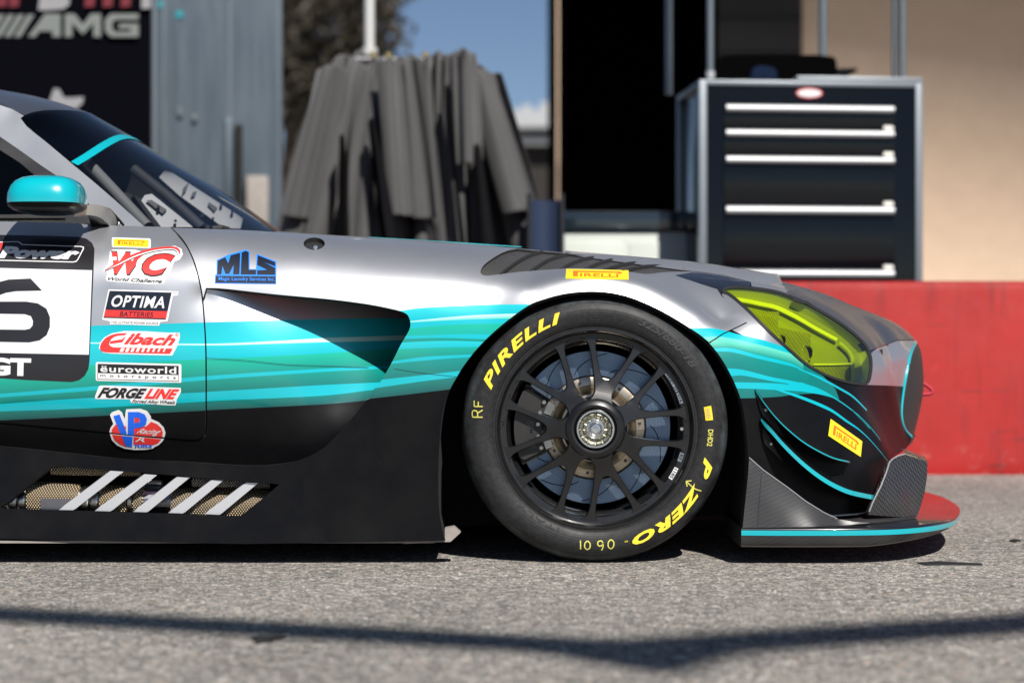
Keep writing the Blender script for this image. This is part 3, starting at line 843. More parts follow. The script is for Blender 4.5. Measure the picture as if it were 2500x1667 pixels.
# barcode label
def arc_label(name, a0, a1, r0, r1, material, parent, yfn, off=0.0013):
    bm = bmesh.new(); rows = []
    for k in range(9):
        a = R(a0 + (a1 - a0) * k / 8)
        rows.append([bm.verts.new((r * math.sin(a), float(yfn(r)) - off, r * math.cos(a))) for r in np.linspace(r0, r1, 5)])
    for A, B in zip(rows, rows[1:]):
        for i in range(4): bm.faces.new((A[i], A[i + 1], B[i + 1], B[i]))
    return link(name, bm_mesh(name, bm), material, parent)
arc_label('tyre_label', 78.6, 85.6, .284, .303, 'vinyl_yellow', wheel, tyre_y)
lab = bmesh.new()
arc_text('tyre_label', 'IIIIIII', 79.8, 84.4, .290, .2975, 'vinyl_grey', wheel, 0.0, off=0.0018)
arc_text('tyre_label', 'IIIIIIIII', 79.8, 84.4, .2868, .2888, 'vinyl_grey', wheel, 0.0, off=0.0018)
flat = lambda y: (lambda r: np.full_like(np.asarray(r, float), y))
for s, a0, a1, r0, r1 in (('RILEY 33', 53, 65, .2300, .2375), ('016', 67.5, 73, .2300, .2380), ('RF', 106.5, 110.5, .2300, .2380), ('1185', 116.5, 123, .2300, .2385)):
    arc_label('rim_label', a0 - 0.8, a1 + 0.8, r0 - .0012, r1 + .0012, 'label_pale' if s != '1185' else 'vinyl_white', wheel, flat(.0275), 0.0006)
    arc_text('rim_label', s, a0, a1, r0, r1, 'vinyl_black', wheel, 0.02, yfn=flat(.0275), off=0.0012)
arc_text('rim_emboss', '///AMG', 258, 282, .2365, .2445, 'bolt_dark', wheel, 0.02, 0.2, yfn=flat(.0265), off=0.0008)
tube('valve', [(.2245 * math.sin(R(90)), .05, .0), (.2245, .025, -.001)], .0045, 'ring_silver', wheel)

# forked spokes
def spoke_mesh():
    h = []
    def leg(s): return np.array([.005 + .3756 * s, .085 + .9268 * s])
    nrm = np.array([.9268, -.3756])
    right = [(.0, .050), (.030, .052), (.0335, .060), (.0300, .072), (.0245, .085), (.0225, .098)]
    right += [tuple(leg(s) + nrm * w) for s, w in ((.02, .0120), (.05, .0090), (.09, .0075), (.118, .0078), (.138, .0105), (.150, .0165), (.158, .028))]
    right += [tuple(leg(s) - nrm * w) for s, w in ((.158, .028), (.150, .0165), (.138, .0105), (.118, .0078), (.09, .0075), (.066, .0085))]
    right += [(.0155, .1380), (.0080, .1290), (.0, .1262)]
    L = spline(right[1:], 3)
    L = np.concatenate([L, (L * [-1, 1])[::-1][1:]])
    d = np.roll(L, -1, 0) - np.roll(L, 1, 0); n = np.stack([d[:, 1], -d[:, 0]], -1); n /= np.linalg.norm(n, axis=1, keepdims=True) + 1e-9
    if ((L + n * 1e-3 - L.mean(0)) ** 2).sum() > ((L - L.mean(0)) ** 2).sum(): n = -n
    def yf(p, k):                                          # dished front face
        r = np.hypot(p[:, 0], p[:, 1]); return np.interp(r, [.05, .075, .11, .17, .24], [.000, .004, .016, .024, .0270]) + k
    rings = [(L + n * .0016, 0.0), (L + n * .0004, .0012), (L, .004), (L - n * .0012, .030)]
    bm = bmesh.new(); R_ = []
    for P, k in rings:
        Y = yf(P, k); R_.append([bm.verts.new((p[0], y, p[1])) for p, y in zip(P, Y)])
    for A, B in zip(R_, R_[1:]):
        for i in range(len(L)): bm.faces.new((A[i], A[(i + 1) % len(L)], B[(i + 1) % len(L)], B[i]))
    P = rings[0][0]
    r = delaunay_2d_cdt([Vector(p) for p in P], [(i, (i + 1) % len(P)) for i in range(len(P))], [], 1, 1e-7)
    # only the original corner points are used by the triangulation
    idx = {i: o[0] for i, o in enumerate(r[3]) if o}
    for f in r[2]:
        try: bm.faces.new([R_[0][idx[i]] for i in f])
        except Exception: pass
    return bm_mesh('spoke', bm, 38)
sme = spoke_mesh()
for k in range(7):
    s = link('spoke', sme, 'rim_black', wheel); s.rotation_euler = (0, R(12.9 + k * 360 / 7), 0)
link('hub', lathe_mesh('hub', [(.084,.020),(.078,.006),(.070,.000),(.062,-.004),(.056,-.003),(.0515,.004),(.0505,.02)], 72), 'rim_black', wheel)
link('centre_nut_ring', lathe_mesh('centre_nut_ring', [(.0505,.010),(.0500,-.006),(.0480,-.0085),(.0445,-.0085),(.0435,-.006),(.0432,.010)], 72), 'ring_silver', wheel)
bm = bmesh.new()                                           # splined crown of the centre nut
SEG = 144; prof = [(.0432,.0085,0),(.0415,-.0015,1),(.0375,-.003,1),(.0345,-.002,.9),(.0295,.008,.35),(.024,.009,0)]
rg_ = []
for r, y, m in prof:
    rg_.append([bm.verts.new((r * math.sin(a), y + m * 0.0075 * max(0.0, math.cos(12 * a)) ** 0.6 * (1 if m < 1 else 0.8), r * math.cos(a))) for a in np.linspace(0, 2 * math.pi, SEG + 1)[:-1]])
for A, B in zip(rg_, rg_[1:]):
    for k in range(SEG): bm.faces.new((A[k], A[(k + 1) % SEG], B[(k + 1) % SEG], B[k]))
link('centre_nut', bm_mesh('centre_nut', bm, 30), 'nut_metal', wheel)
link('hub_pin', lathe_mesh('hub_pin', [(.0245,.010),(.0240,-.002),(.0215,-.0045),(.0185,-.005),(.0165,-.0085),(.0120,-.0125),(.0085,-.0130),(.0082,-.008),(0,-.0075)], 48, sm=30), 'ring_silver', wheel)

# brake
disc = link('brake_disc', lathe_mesh('brake_disc', [(.136,.098),(.1380,.0965),(.2000,.0965),(.2012,.098),(.2012,.130),(.136,.130)], 128, close=True), 'disc_steel', car); disc.location = WC
bell = link('bell', lathe_mesh('bell', [(.1365,.104),(.128,.1005),(.112,.0995),(.106,.104),(.092,.085),(.088,.070),(.060,.066),(.03,.066)], 72, sm=35), 'bell_gold', disc)
bme = lathe_mesh('bolt', [(0,-.005),(.0035,-.005),(.0038,-.004),(.0038,.002),(.0062,.002),(.0065,.004)], 10)
for k in range(14):
    a = R(8 + k * 360 / 14); b = link('bolt', bme, 'bolt_dark', disc); b.location = (.121 * math.sin(a), .0985, .121 * math.cos(a))
for k in range(10):
    a0 = 16 + k * 36; P = []
    for q_ in np.linspace(0, 1, 12): P.append((.146 + .050 * q_, a0 + 30 * q_ ** 1.4))
    bm = bmesh.new(); pr = []
    for r, a in P:
        pr.append([bm.verts.new((rr_ * math.sin(R(aa)), .0961, rr_ * math.cos(R(aa)))) for rr_, aa in ((r - .0008, a + .35), (r + .0008, a - .35))])
    for A, B in zip(pr, pr[1:]): bm.faces.new((A[0], A[1], B[1], B[0]))
    link('slot', bm_mesh('slot', bm), 'gap', disc)
def arc_block(bm, a0, a1, r0, r1, y0, y1, n=10, bev=.004):
    P = [(r0, a0), *[(r1, a0 + (a1 - a0) * k / n) for k in range(n + 1)], (r0, a1), *[(r0, a1 + (a0 - a1) * k / n) for k in range(1, n)]]
    A = [bm.verts.new((r * math.sin(R(a)), y0, r * math.cos(R(a)))) for r, a in P]
    B = [bm.verts.new((r * math.sin(R(a)), y1, r * math.cos(R(a)))) for r, a in P]
    bm.faces.new(A); bm.faces.new(B[::-1])
    for i in range(len(P)): bm.faces.new((A[i], B[i], B[(i + 1) % len(P)], A[(i + 1) % len(P)]))
bm = bmesh.new(); arc_block(bm, 243, 303, .138, .210, .048, .155)
bmesh.ops.bevel(bm, geom=[e for e in bm.edges if abs(e.verts[0].co.y - e.verts[1].co.y) < 1e-6 and e.verts[0].co.y < .05], offset=.009, segments=3, affect='EDGES')
cal = link('brake_caliper', bm_mesh('brake_caliper', bm, 35), 'caliper_grey', car); cal.location = WC
for a in (250, 262, 274, 286, 297):
    b = link('bolt', lathe_mesh('bolt', [(0,-.008),(.005,-.008),(.006,-.006),(.006,.003)], 10), 'steel', cal); b.location = (.148 * math.sin(R(a)), .046, .148 * math.cos(R(a)))
bm = bmesh.new(); arc_block(bm, 286, 300, .118, .160, .060, .09); link('pad', bm_mesh('pad', bm), 'steel', cal)
bm = bmesh.new(); arc_block(bm, 246, 260, .118, .160, .060, .09); link('pad', bm_mesh('pad', bm), 'steel', cal)
arc_text('caliper_lettering', '///AMG', 251, 277, .160, .176, 'bolt_dark', cal, 0.03, 0.3, yfn=flat(.0478), off=0.0006)
tube('brake_hose', [(-.185,.11,.105),(-.178,.07,.112),(-.16,.06,.098),(-.15,.07,.06)], .006, 'bolt_dark', cal)
# suspension upright and dark wheel-house liner
bm = bmesh.new(); box_bm(bm, (WC[0] - .07, .14, WC[2] - .12), (WC[0] + .07, .22, WC[2] + .14), .01)
link('upright', bm_mesh('upright', bm, 40), 'bolt_dark', car)
tube('wishbone', [(WC[0] - .05, .16, .20), (WC[0] - .28, .55, .22)], .016, 'bolt_dark', car)
tube('wishbone', [(WC[0] + .05, .16, .20), (WC[0] + .25, .55, .22)], .016, 'bolt_dark', car)
tube('track_rod', [(WC[0] - .14, .16, .33), (WC[0] - .18, .6, .33)], .011, 'steel', car)
bm = bmesh.new(); pr = []
arcw = SM.P(SM.hit(resample(np.array(ARCH), 14)))
for p in arcw:
    dx, dz = (p[0] - WC[0]) * .015, (p[2] - WC[2]) * .015
    pr.append([bm.verts.new((p[0] + dx, y, p[2] + dz)) for y in (p[1] + .012, .10, .40)])
for A, B in zip(pr, pr[1:]):
    for i in range(2): bm.faces.new((A[i], A[i + 1], B[i + 1], B[i]))
try: bm.faces.new([a[2] for a in pr])
except Exception: pass
link('wheel_liner', bm_mesh('wheel_liner', bm, 60), 'gap', car)
# ------------------------------------------------------------------ race car: floor, sill, slats, exhaust
def plan_prism(name, plan, z0, z1, material, parent):
    bm = bmesh.new(); A = [bm.verts.new((x, y, z0)) for x, y in plan]; B = [bm.verts.new((x, y, z1)) for x, y in plan]
    bm.faces.new(A); bm.faces.new(B)
    for i in range(len(plan)): bm.faces.new((A[i], A[(i + 1) % len(plan)], B[(i + 1) % len(plan)], B[i]))
    return link(name, bm_mesh(name, bm), material, parent)
plan_prism('floor_pan', [(-3.0, .03), (-.22, .03), (-.22, .42), (.62, .42), (.62, .06), (1.0, .2), (1.15, .6), (1.15, 1.36), (1.0, 1.76), (.62, 1.9), (.62, 1.54), (-.22, 1.54), (-.22, 1.93), (-3.0, 1.93)], .062, .075, 'gap', car)
t = mat('skid_wood', (0.30, 0.27, 0.24), 0.7, vary=0.5, vscale=30)
b = box('skid_strip', (-3.0, -.012, .0550), (-.20, .03, .0612), 'skid_wood', car)
bm = bmesh.new()                                            # bent bracket at the sill's front end
P = [un(*p) for p in [(1086,1290,-.01),(1108,1286,-.01),(1124,1300,-.01),(1100,1322,-.01),(985,1327,-.01),(990,1318,-.01),(1086,1316,-.01)]]
A = [bm.verts.new(p) for p in P]; B = [bm.verts.new(p + np.array([0, .05, 0])) for p in P]
bm.faces.new(A); bm.faces.new(B[::-1])
for i in range(len(P)): bm.faces.new((A[i], A[(i + 1) % len(P)], B[(i + 1) % len(P)], B[i]))
link('skid_bracket', bm_mesh('skid_bracket', bm), 'skid_wood', car)
# inner walls: keep daylight out of the car body
bm = bmesh.new()
box_bm(bm, (-3.0, .34, .07), (-.19, .36, .62)); box_bm(bm, (-.205, .05, .07), (-.19, .36, .62)); box_bm(bm, (-3.0, .12, .30), (-.52, .35, .31))
box_bm(bm, (-3.0, 1.90, .008), (1.0, 1.93, .30)); box_bm(bm, (-3.0, .9, .008), (-2.9, 1.93, .30)); box_bm(bm, (.60, .50, .05), (.62, 1.9, .3))
link('inner_wall', bm_mesh('inner_wall', bm), 'gap', car)

for tl, tr, br, bl in (((905,500),(1015,508),(600,826),(480,824)), ((1185,526),(1295,532),(905,836),(775,832)), ((1455,546),(1565,552),(1205,843),(1090,840)), ((1740,571),(1840,577),(1500,853),(1378,848)), ((2020,593),(2125,598),(1800,864),(1675,858))):
    px = [q(*tl), q(*tr), q(tr[0] * .05 + br[0] * .95, tr[1] * .05 + br[1] * .95), q(*br), q(*bl), q(tl[0] * .12 + bl[0] * .88, tl[1] * .12 + bl[1] * .88 - 4)]
    Ys = .002
    bm = bmesh.new(); A = [bm.verts.new(un(u, v, Ys)) for u, v in px]; B = [bm.verts.new(un(u, v, Ys) + np.array([-.002, .009, 0])) for u, v in px]
    bm.faces.new(A); bm.faces.new(B[::-1])
    for i in range(len(px)): bm.faces.new((A[i], A[(i + 1) % len(px)], B[(i + 1) % len(px)], B[i]))
    bmesh.ops.bevel(bm, geom=bm.edges[:], offset=.0012, segments=1, affect='EDGES')
    link('vent_slat', bm_mesh('vent_slat', bm, 30), 'alu', car)
def weave(name, c0, c1):
    t = mat(name, c1, 0.38, 0.45)
    w1 = t.wave(55, t.mapping((1, 1, 1), (0, .62, 0)), 0, 'SIN', 'X'); w2 = t.wave(55, t.mapping((1, 1, 1), (0, -.62, 0)), 0, 'SIN', 'X')
    m = t.math('MULTIPLY', w1, w2)
    t.set('Base Color', t.mix(t.ramp(m, [(0.05, 0.0), (0.5, 1.0)]), c0, t.mix(t.noise(9, 3), c1, (0.55, 0.50, 0.42))))
    t.bump(m, 0.8, 0.004)
weave('heat_gold', (0.05, 0.035, 0.02), (0.90, 0.66, 0.34))
weave('heat_silver', (0.03, 0.03, 0.03), (0.62, 0.60, 0.58))
mat('pipe_blue', (0.34, 0.33, 0.36), 0.30, 1.0, vary=0.3, vscale=30)
def pipe(name, u0, u1, vc, r, material, Y=.066, bulge=0):
    a, b = un(u0, vc, Y), un(u1, vc + (u1 - u0) * .018, Y)
    n = 7; P = [a + (b - a) * k / (n - 1) for k in range(n)]
    rr_ = [r * (.93 if k in (0, n - 1) else 1.0) for k in range(n)]
    return tube(name, P, rr_, material, ex, 28)
ex = link('exhaust', bpy.data.meshes.new('exhaust'), None, car)
bm = bmesh.new(); tube_bm(bm, [un(-60, 1214, .07), un(300, 1222, .07), un(690, 1232, .07)], .034, 20)
bm.to_mesh(ex.data); bm.free(); ex.data.materials.append(MATS['pipe_blue'])
pipe('heat_shield', 73, 199, 1219, .047, 'heat_gold'); pipe('heat_shield', 250, 316, 1226, .046, 'heat_gold'); pipe('heat_shield', 331, 354, 1226, .042, 'heat_gold'); pipe('heat_shield', 424, 662, 1238, .052, 'heat_gold', .072)
for u0, u1, r in ((26, 48, .041), (50, 70, .038), (203, 222, .042), (225, 246, .039), (317, 329, .044)): pipe('clamp', u0, u1, 1222, r, 'steel')
pipe('heat_shield', 125, 345, 1146, .014, 'heat_gold', .045); pipe('heat_shield', 470, 660, 1176, .014, 'heat_silver', .04); pipe('heat_shield', 345, 395, 1190, .02, 'bolt_dark', .10)
bm = bmesh.new()
for u0, v0, u1, v1 in ((99, 1216, 182, 1244),):
    A = [bm.verts.new(un(u, v, .0165)) for u, v in ((u0, v0), (u1, v0 + 1), (u1, v1), (u0, v1))]; bm.faces.new(A)
link('heat_plate', bm_mesh('heat_plate', bm), 'pipe_blue', ex)

# louvres on top of the fender
def louvre_mat():
    t = mat('vent_mesh', (0.04, 0.04, 0.042), 0.4, 0.4)
    w1 = t.wave(75, t.mapping((1, 1, 1), (0, .2, 0)), 0, 'SIN', 'X'); w2 = t.wave(75, t.mapping((1, 1, 1.6), (0, .2, 0)), 0, 'SIN', 'Z')
    m = t.math('MAXIMUM', w1, w2)
    t.set('Base Color', t.ramp(m, [(0.6, (0.004,) * 3), (0.85, (0.13, 0.125, 0.12))])); t.bump(m, 0.6, 0.003)
louvre_mat()
ven = panel('fender_vent', SM, LOUV, 'vent_mesh', car, off=-0.007, skirt=0, step=.012)
lz = lambda x, y: (1100 + x / 2.904, 560 + y / 2.904)
for L in ([(345,318),(400,270),(480,215),(560,175),(660,148)], [(555,296),(620,250),(700,205),(800,175),(860,166)], [(770,282),(840,240),(930,205),(1040,185)], [(950,277),(1040,235),(1140,208),(1260,206)], [(1080,283),(1180,250),(1290,230),(1420,230)], [(1210,290),(1320,262),(1430,250),(1560,255)]):
    c = spline([lz(*p) for p in L], 6)
    ab = SM.hit(c); P = SM.P(ab); N = SM.N(ab)
    bm = bmesh.new(); pr = []
    for i, (p, n) in enumerate(zip(P, N)):
        w = .006
        pr.append([bm.verts.new(p + n * .001), bm.verts.new(p + n * .001 + np.array([w, 0, -.001])), bm.verts.new(p - n * .007 + np.array([w * 1.4, 0, 0])), bm.verts.new(p - n * .007)])
    for A, B in zip(pr, pr[1:]):
        for i in range(4): bm.faces.new((A[i], A[(i + 1) % 4], B[(i + 1) % 4], B[i]))
    link('louvre', bm_mesh('louvre', bm, 40), 'rubber_black', ven)
# recessed filler on the shoulder
cup = panel('filler_cup', SM, WASH, 'carbon_tight', car, off=-0.012, skirt=0, step=.01)
p = SM.P(SM.hit([(771, 602)]))[0]
f_ = link('filler_valve', lathe_mesh('filler_valve', [(.0065,.008),(.0065,-.010),(.0055,-.012),(.004,-.012),(.0035,-.004),(0,-.004)], 24), 'ring_silver', cup); f_.location = p + np.array([0, .004, -.003])

# ------------------------------------------------------------------ splitter
half = [(.587,-.030),(.70,-.036),(.85,-.034),(.97,-.012),(1.06,.045),(1.13,.125),(1.19,.235),(1.232,.36),(1.272,.51),(1.30,.66),(1.318,.82),(1.325,YC)]
hs = spline(half, 6); SPL = np.concatenate([hs, (hs * [1, -1] + [0, 2 * YC])[::-1][1:]])
def rim_band(name, prof, material, parent, cap=None):
    """sweep a profile of (inset, z) along the splitter's edge"""
    d = np.gradient(SPL, axis=0); n = np.stack([-d[:, 1], d[:, 0]], -1); n /= np.linalg.norm(n, axis=1, keepdims=True)
    bm = bmesh.new(); rows = []
    for ins, z in prof:
        rise = lambda x: max(0.0, x - .92) * .085
        rows.append([bm.verts.new((p[0] + m[0] * ins, p[1] + m[1] * ins, z + (rise(p[0]) if z < .07 else 0))) for p, m in zip(SPL, n)])
    for A, B in zip(rows, rows[1:]):
        for i in range(len(SPL) - 1): bm.faces.new((A[i], A[i + 1], B[i + 1], B[i]))
    if cap is not None: bm.faces.new(rows[cap])
    return link(name, bm_mesh(name, bm, 50), material, parent)
spl = rim_band('splitter', [(.006,.0965),(.0015,.0945),(0,.0915),(0,.0895)], 'gloss_black', car, cap=0)
rim_band('edge_stripe', [(-.0006,.0895),(-.0010,.083),(-.0006,.0765)], 'cyan_gloss', spl)
rim_band('splitter_edge', [(.0008,.0765),(.004,.062),(.010,.050),(.014,.0465),(.05,.0465)], 'carbon_edge', spl, cap=4)
rim_band('wear_strip', [(.0095,.0490),(.0125,.0462),(.02,.0460)], 'skid_wood', spl)
bm = bmesh.new(); y0 = SPL[0][1]
A = [bm.verts.new(p) for p in ((.5868, y0 + .006, .0965), (.5868, y0, .09), (.5868, y0 + .012, .0465), (.5868, .5, .0465), (.5868, .5, .0965))]; bm.faces.new(A)
link('splitter_end', bm_mesh('splitter_end', bm), 'carbon_edge', spl)

# carbon skirt plate between wheel and splitter, turning vane at the corner
SK = Surf((.15, -.98, .1), [un(*p) for p in [(1829,1117,-.016),(1863,1147,-.018),(1923,1190,-.012),(1966,1223,-.006),(2043,1267,.02),(1813,1292,-.030),(1900,1292,-.034),(2000,1292,-.028),(2083,1280,.02),(1826,1200,-.024),(1900,1240,-.028)]], 1e-4)
sk = panel('skirt_plate', SK, [(1829,1117),(1863,1147),(1923,1190),(1966,1223),(2009,1250),(2043,1266),(2083,1273),(2125,1276),(2060,1282),(2000,1285),(1900,1287),(1813,1288),(1819,1230),(1826,1163)], 'carbon_edge', car, skirt=.006, back=True)
sl = [tuple(x) for x in resample([(1829,1117),(1863,1147),(1923,1190),(1966,1223),(2009,1250),(2043,1266)], 6)]
ab = SK.hit(sl); tube('edge_bead', [tuple(x) for x in SK.P(ab) + SK.N(ab) * .001], .0016, 'vinyl_grey', sk, 6)
ab = SK.hit([(1859,1160),(1855,1210),(1850,1285)]); tube('seam', [tuple(x) for x in SK.P(ab) + SK.N(ab) * .0005], .0014, 'carbon_sill', sk, 6)
VN = Surf((.35, -.93, .05), [un(*p) for p in [(2169,1128,.19),(2209,1107,.26),(2264,1125,.30),(2263,1163,.285),(2249,1227,.26),(2239,1262,.235),(2119,1252,.085),(2129,1227,.09),(2149,1187,.11),(2163,1153,.15),(2200,1190,.185),(2190,1240,.15)]], 1e-4)
vn = panel('turning_vane', VN, [d6(1360,748), d6(1385,722), d6(1420,702), d6(1480,686), d6(1560,712), d6(1645,742), d6(1642,850), d6(1625,960), d6(1600,1050), d6(1570,1142), d6(1400,1142), d6(1215,1128), d6(1212,1108), d6(1240,1040), d6(1300,920), d6(1340,820)], 'carbon_plate', car, skirt=.010, back=True)
ab = VN.hit(resample([d6(1215,1105), d6(1240,1040), d6(1300,920), d6(1340,820), d6(1362,748), d6(1385,722), d6(1425,700), d6(1480,684)], 5)); tube('edge_bead', [tuple(x) for x in VN.P(ab) + VN.N(ab) * .0015], .0021, 'vinyl_grey', vn, 6)
# curled top of the vane and its foot
tp = VN.P(VN.hit(resample([d6(1480,688), d6(1560,712), d6(1645,744)], 6)))
bm = bmesh.new(); pr = []
for i, p_ in enumerate(tp):
    pr.append([bm.verts.new(p_), bm.verts.new(p_ + np.array([.004, .05, .012])), bm.verts.new(p_ + np.array([.0, .12, .016]))])
for A, B in zip(pr, pr[1:]):
    for i in range(2): bm.faces.new((A[i], A[i + 1], B[i + 1], B[i]))
link('vane_top', bm_mesh('vane_top', bm, 60), 'gloss_black', vn)
ft = [un(2009,1262,.03), un(2060,1272,.05), un(2120,1276,.09), un(2180,1276,.14), un(2235,1268,.22)]
bm = bmesh.new(); pr = []
for p_ in spline(np.array(ft), 5): pr.append([bm.verts.new((p_[0], p_[1] - .006, .0975)), bm.verts.new((p_[0], p_[1], .106)), bm.verts.new((p_[0] - .02, p_[1] + .06, .108))])
for A, B in zip(pr, pr[1:]):
    for i in range(2): bm.faces.new((A[i], A[i + 1], B[i + 1], B[i]))
link('vane_foot', bm_mesh('vane_foot', bm, 60), 'rubber_black', vn)
ab = SM.hit(resample([d6(920,1138), d6(1120,1124), d6(1210,1106)], 6)); tube('edge_bead', [tuple(x) for x in SM.P(ab) + SM.N(ab) * .001], .0022, 'vinyl_white', bumper, 6)

# ------------------------------------------------------------------ dive planes
def dive_plane(name, outer, out_y, root_shift, lip, parent, edge_mat):
    o = spline([d6(*p) for p in outer], 5); n = len(o)
    ab = SM.hit(o); base = SM.P(ab)
    tt = np.linspace(0, 1, n); prof = np.interp(tt, [0, .12, .4, .75, .93, 1], out_y)
    OP = np.array([un(u, v, base[i, 1] - prof[i]) for i, (u, v) in enumerate(o)])
    rp = o + np.array(root_shift) * np.sin(np.pi * np.clip(tt, .03, .97))[:, None]
    ab2 = SM.hit(rp); RP = SM.P(ab2) - SM.N(ab2) * .004
    bm = bmesh.new(); rows = []
    for a, b in zip(RP, OP):
        mid = (a + b) / 2 + np.array([0, 0, .004])
        rows.append([bm.verts.new(x) for x in (a, mid, b, b - np.array([0, 0, .004]), mid - np.array([0, 0, .005]), a - np.array([0, 0, .004]))])
    for A, B in zip(rows, rows[1:]):
        for i in range(5): bm.faces.new((A[i], A[i + 1], B[i + 1], B[i]))
    bm.faces.new(rows[0]); bm.faces.new(rows[-1][::-1])
    dp = link(name, bm_mesh(name, bm, 40), 'gloss_black', parent)
    bm = bmesh.new(); rows = []
    for i, b in enumerate(OP):
        w = lip * np.interp(tt[i], [0, .06, .5, .95, 1], [.5, 1, 1, .9, .55])
        rows.append([bm.verts.new(x) for x in (b + np.array([0, .004, .0008]), b + np.array([0, -.0018, .0008]), b + np.array([0, -.0022, -w]), b + np.array([0, .004, -w]))])
    for A, B in zip(rows, rows[1:]):
        for i in range(4): bm.faces.new((A[i], A[(i + 1) % 4], B[(i + 1) % 4], B[i]))
    bm.faces.new(rows[0]); bm.faces.new(rows[-1][::-1])
    link('edge_stripe', bm_mesh('edge_stripe', bm, 40), edge_mat, dp)
    return dp
dive_plane('dive_plane', [(385,218),(450,310),(530,410),(620,500),(730,590),(850,662),(960,712),(1075,740)], [.004,.025,.06,.07,.06,.05], (7, -9), .0022, car, 'cyan_gloss')
dive_plane('dive_plane', [(425,425),(500,500),(600,613),(750,755),(900,865),(1050,940),(1200,978),(1280,990)], [.012,.04,.085,.10,.085,.06], (9, -10), .0118, car, 'cyan_gloss')
for poly, bolt in (([(378,215),(452,318),(520,430),(590,560),(540,520),(440,410),(415,360),(395,290)], (453,362)), ([(432,490),(470,540),(520,640),(580,740),(530,690),(450,610),(436,560)], (492,610))):
    br_ = panel('dive_plane_bracket', SM, [d6(*p) for p in poly], 'carbon_sill', car, off=.006, skirt=.006)
    ab = SM.hit([d6(*bolt)]); b = link('bolt', lathe_mesh('bolt', [(0,-.0015),(.0015,-.0015),(.002,-.003),(.0035,-.003),(.004,.002)], 14), 'steel', br_); b.location = SM.P(ab)[0] + SM.N(ab)[0] * .006
# ------------------------------------------------------------------ headlight
def tinted(name, tint, gloss=0.05, ior=1.5, coatc=(1, 1, 1), mul=1.0):
    m = bpy.data.materials.new(name); m.use_nodes = True; t = m.node_tree; n = t.nodes; n.clear()
    o = n.new('ShaderNodeOutputMaterial'); mx = n.new('ShaderNodeMixShader'); tr = n.new('ShaderNodeBsdfTransparent'); gl = n.new('ShaderNodeBsdfGlossy'); fr = n.new('ShaderNodeFresnel')
    tr.inputs['Color'].default_value = (*tint, 1); gl.inputs['Roughness'].default_value = gloss; gl.inputs['Color'].default_value = (*coatc, 1); fr.inputs['IOR'].default_value = ior
    fac = fr.outputs[0]
    if mul != 1.0:
        k = n.new('ShaderNodeMath'); k.operation = 'MULTIPLY'; k.inputs[1].default_value = mul; t.links.new(fac, k.inputs[0]); fac = k.outputs[0]
    t.links.new(fac, mx.inputs[0]); t.links.new(tr.outputs[0], mx.inputs[1]); t.links.new(gl.outputs[0], mx.inputs[2]); t.links.new(mx.outputs[0], o.inputs[0])
    MATS[name] = m
tinted('yellow_film', (0.74, 0.85, 0.01), 0.04)
tinted('windscreen_glass', (0.88, 0.90, 0.91), 0.02, 1.5)
tinted('side_glass', (0.25, 0.27, 0.28), 0.02, 1.4)
tinted('banner_film', (0.05, 0.05, 0.06), 0.03, 1.5)
mat('lamp_bezel', (0.62, 0.64, 0.6), 0.35, 0.2)
mat('lamp_dark', (0.34, 0.36, 0.33), 0.3, 0.1)
mat('lamp_chrome', (0.8, 0.8, 0.78), 0.22, 1.0)
mat('lamp_strip', (0.85, 0.86, 0.80), 0.35)
carbon('lamp_carbon', 66, -.55, .16, .36, .3, .3)
hl = panel('headlight', SM, LENS, 'lamp_dark', car, off=-.026, skirt=0, step=.014)
def ring_panel(name, outer, inner, material, parent, off, sk):
    return panel(name, SM, outer, material, parent, holes=[inner], off=off, skirt=sk, step=.012)
ring_panel('lamp_frame', FRAME, grow(LENS, -2.2), 'rubber_black', hl, .003, .004)
panel('lens', SM, grow(LENS, -2.0), 'yellow_film', hl, off=.0015, skirt=0, step=.012)
lens_in = np.array(grow(LENS, -3.5))
# side walls of the lamp pocket
ab = SM.hit(resample(grow(LENS, -1.6), 8, True)); P = SM.P(ab); N = SM.N(ab)
bm = bmesh.new(); A = [bm.verts.new(p - n * .002) for p, n in zip(P, N)]; B = [bm.verts.new(p - n * .027) for p, n in zip(P, N)]
for i in range(len(A)): bm.faces.new((A[i], A[(i + 1) % len(A)], B[(i + 1) % len(A)], B[i]))
link('lamp_pocket', bm_mesh('lamp_pocket', bm, 60), 'lamp_bezel', hl)
for poly, off, m in (([(240,275),(330,300),(440,318),(580,330),(580,585),(500,515),(420,435),(330,345)], -.016, 'lamp_carbon'),
                     ([(580,440),(700,470),(835,500),(835,785),(780,755),(700,695),(600,605),(580,590)], -.021, 'lamp_carbon'),
                     ([(838,740),(1000,742),(1130,736),(1130,870),(1080,875),(980,850),(880,810),(838,790)], -.018, 'lamp_carbon')):
    panel('lamp_step', SM, [d5(*p) for p in poly], m, hl, off=off, skirt=.006, step=.012, skirt_mat='lamp_bezel')
def ribbon(name, px, w, off, material, parent, surf=None, thick=.003):
    surf = surf or SM
    c = spline([d5(*p) for p in px], 5); d = np.gradient(c, axis=0); d /= np.linalg.norm(d, axis=1, keepdims=True); n = np.stack([-d[:, 1], d[:, 0]], -1)
    ww = w if not np.isscalar(w) else np.full(len(c), w); ww = np.interp(np.linspace(0, 1, len(c)), np.linspace(0, 1, len(ww)), ww)
    L = np.concatenate([c + n * ww[:, None] / 6, (c - n * ww[:, None] / 6)[::-1]])
    return panel(name, surf, L, material, parent, off=off, skirt=thick, step=.01)
ribbon('light_guide', [(175,232),(300,246),(440,275),(560,305),(700,375),(850,465),(1010,552)], [22, 26, 28, 30, 26, 24], -.012, 'lamp_strip', hl)
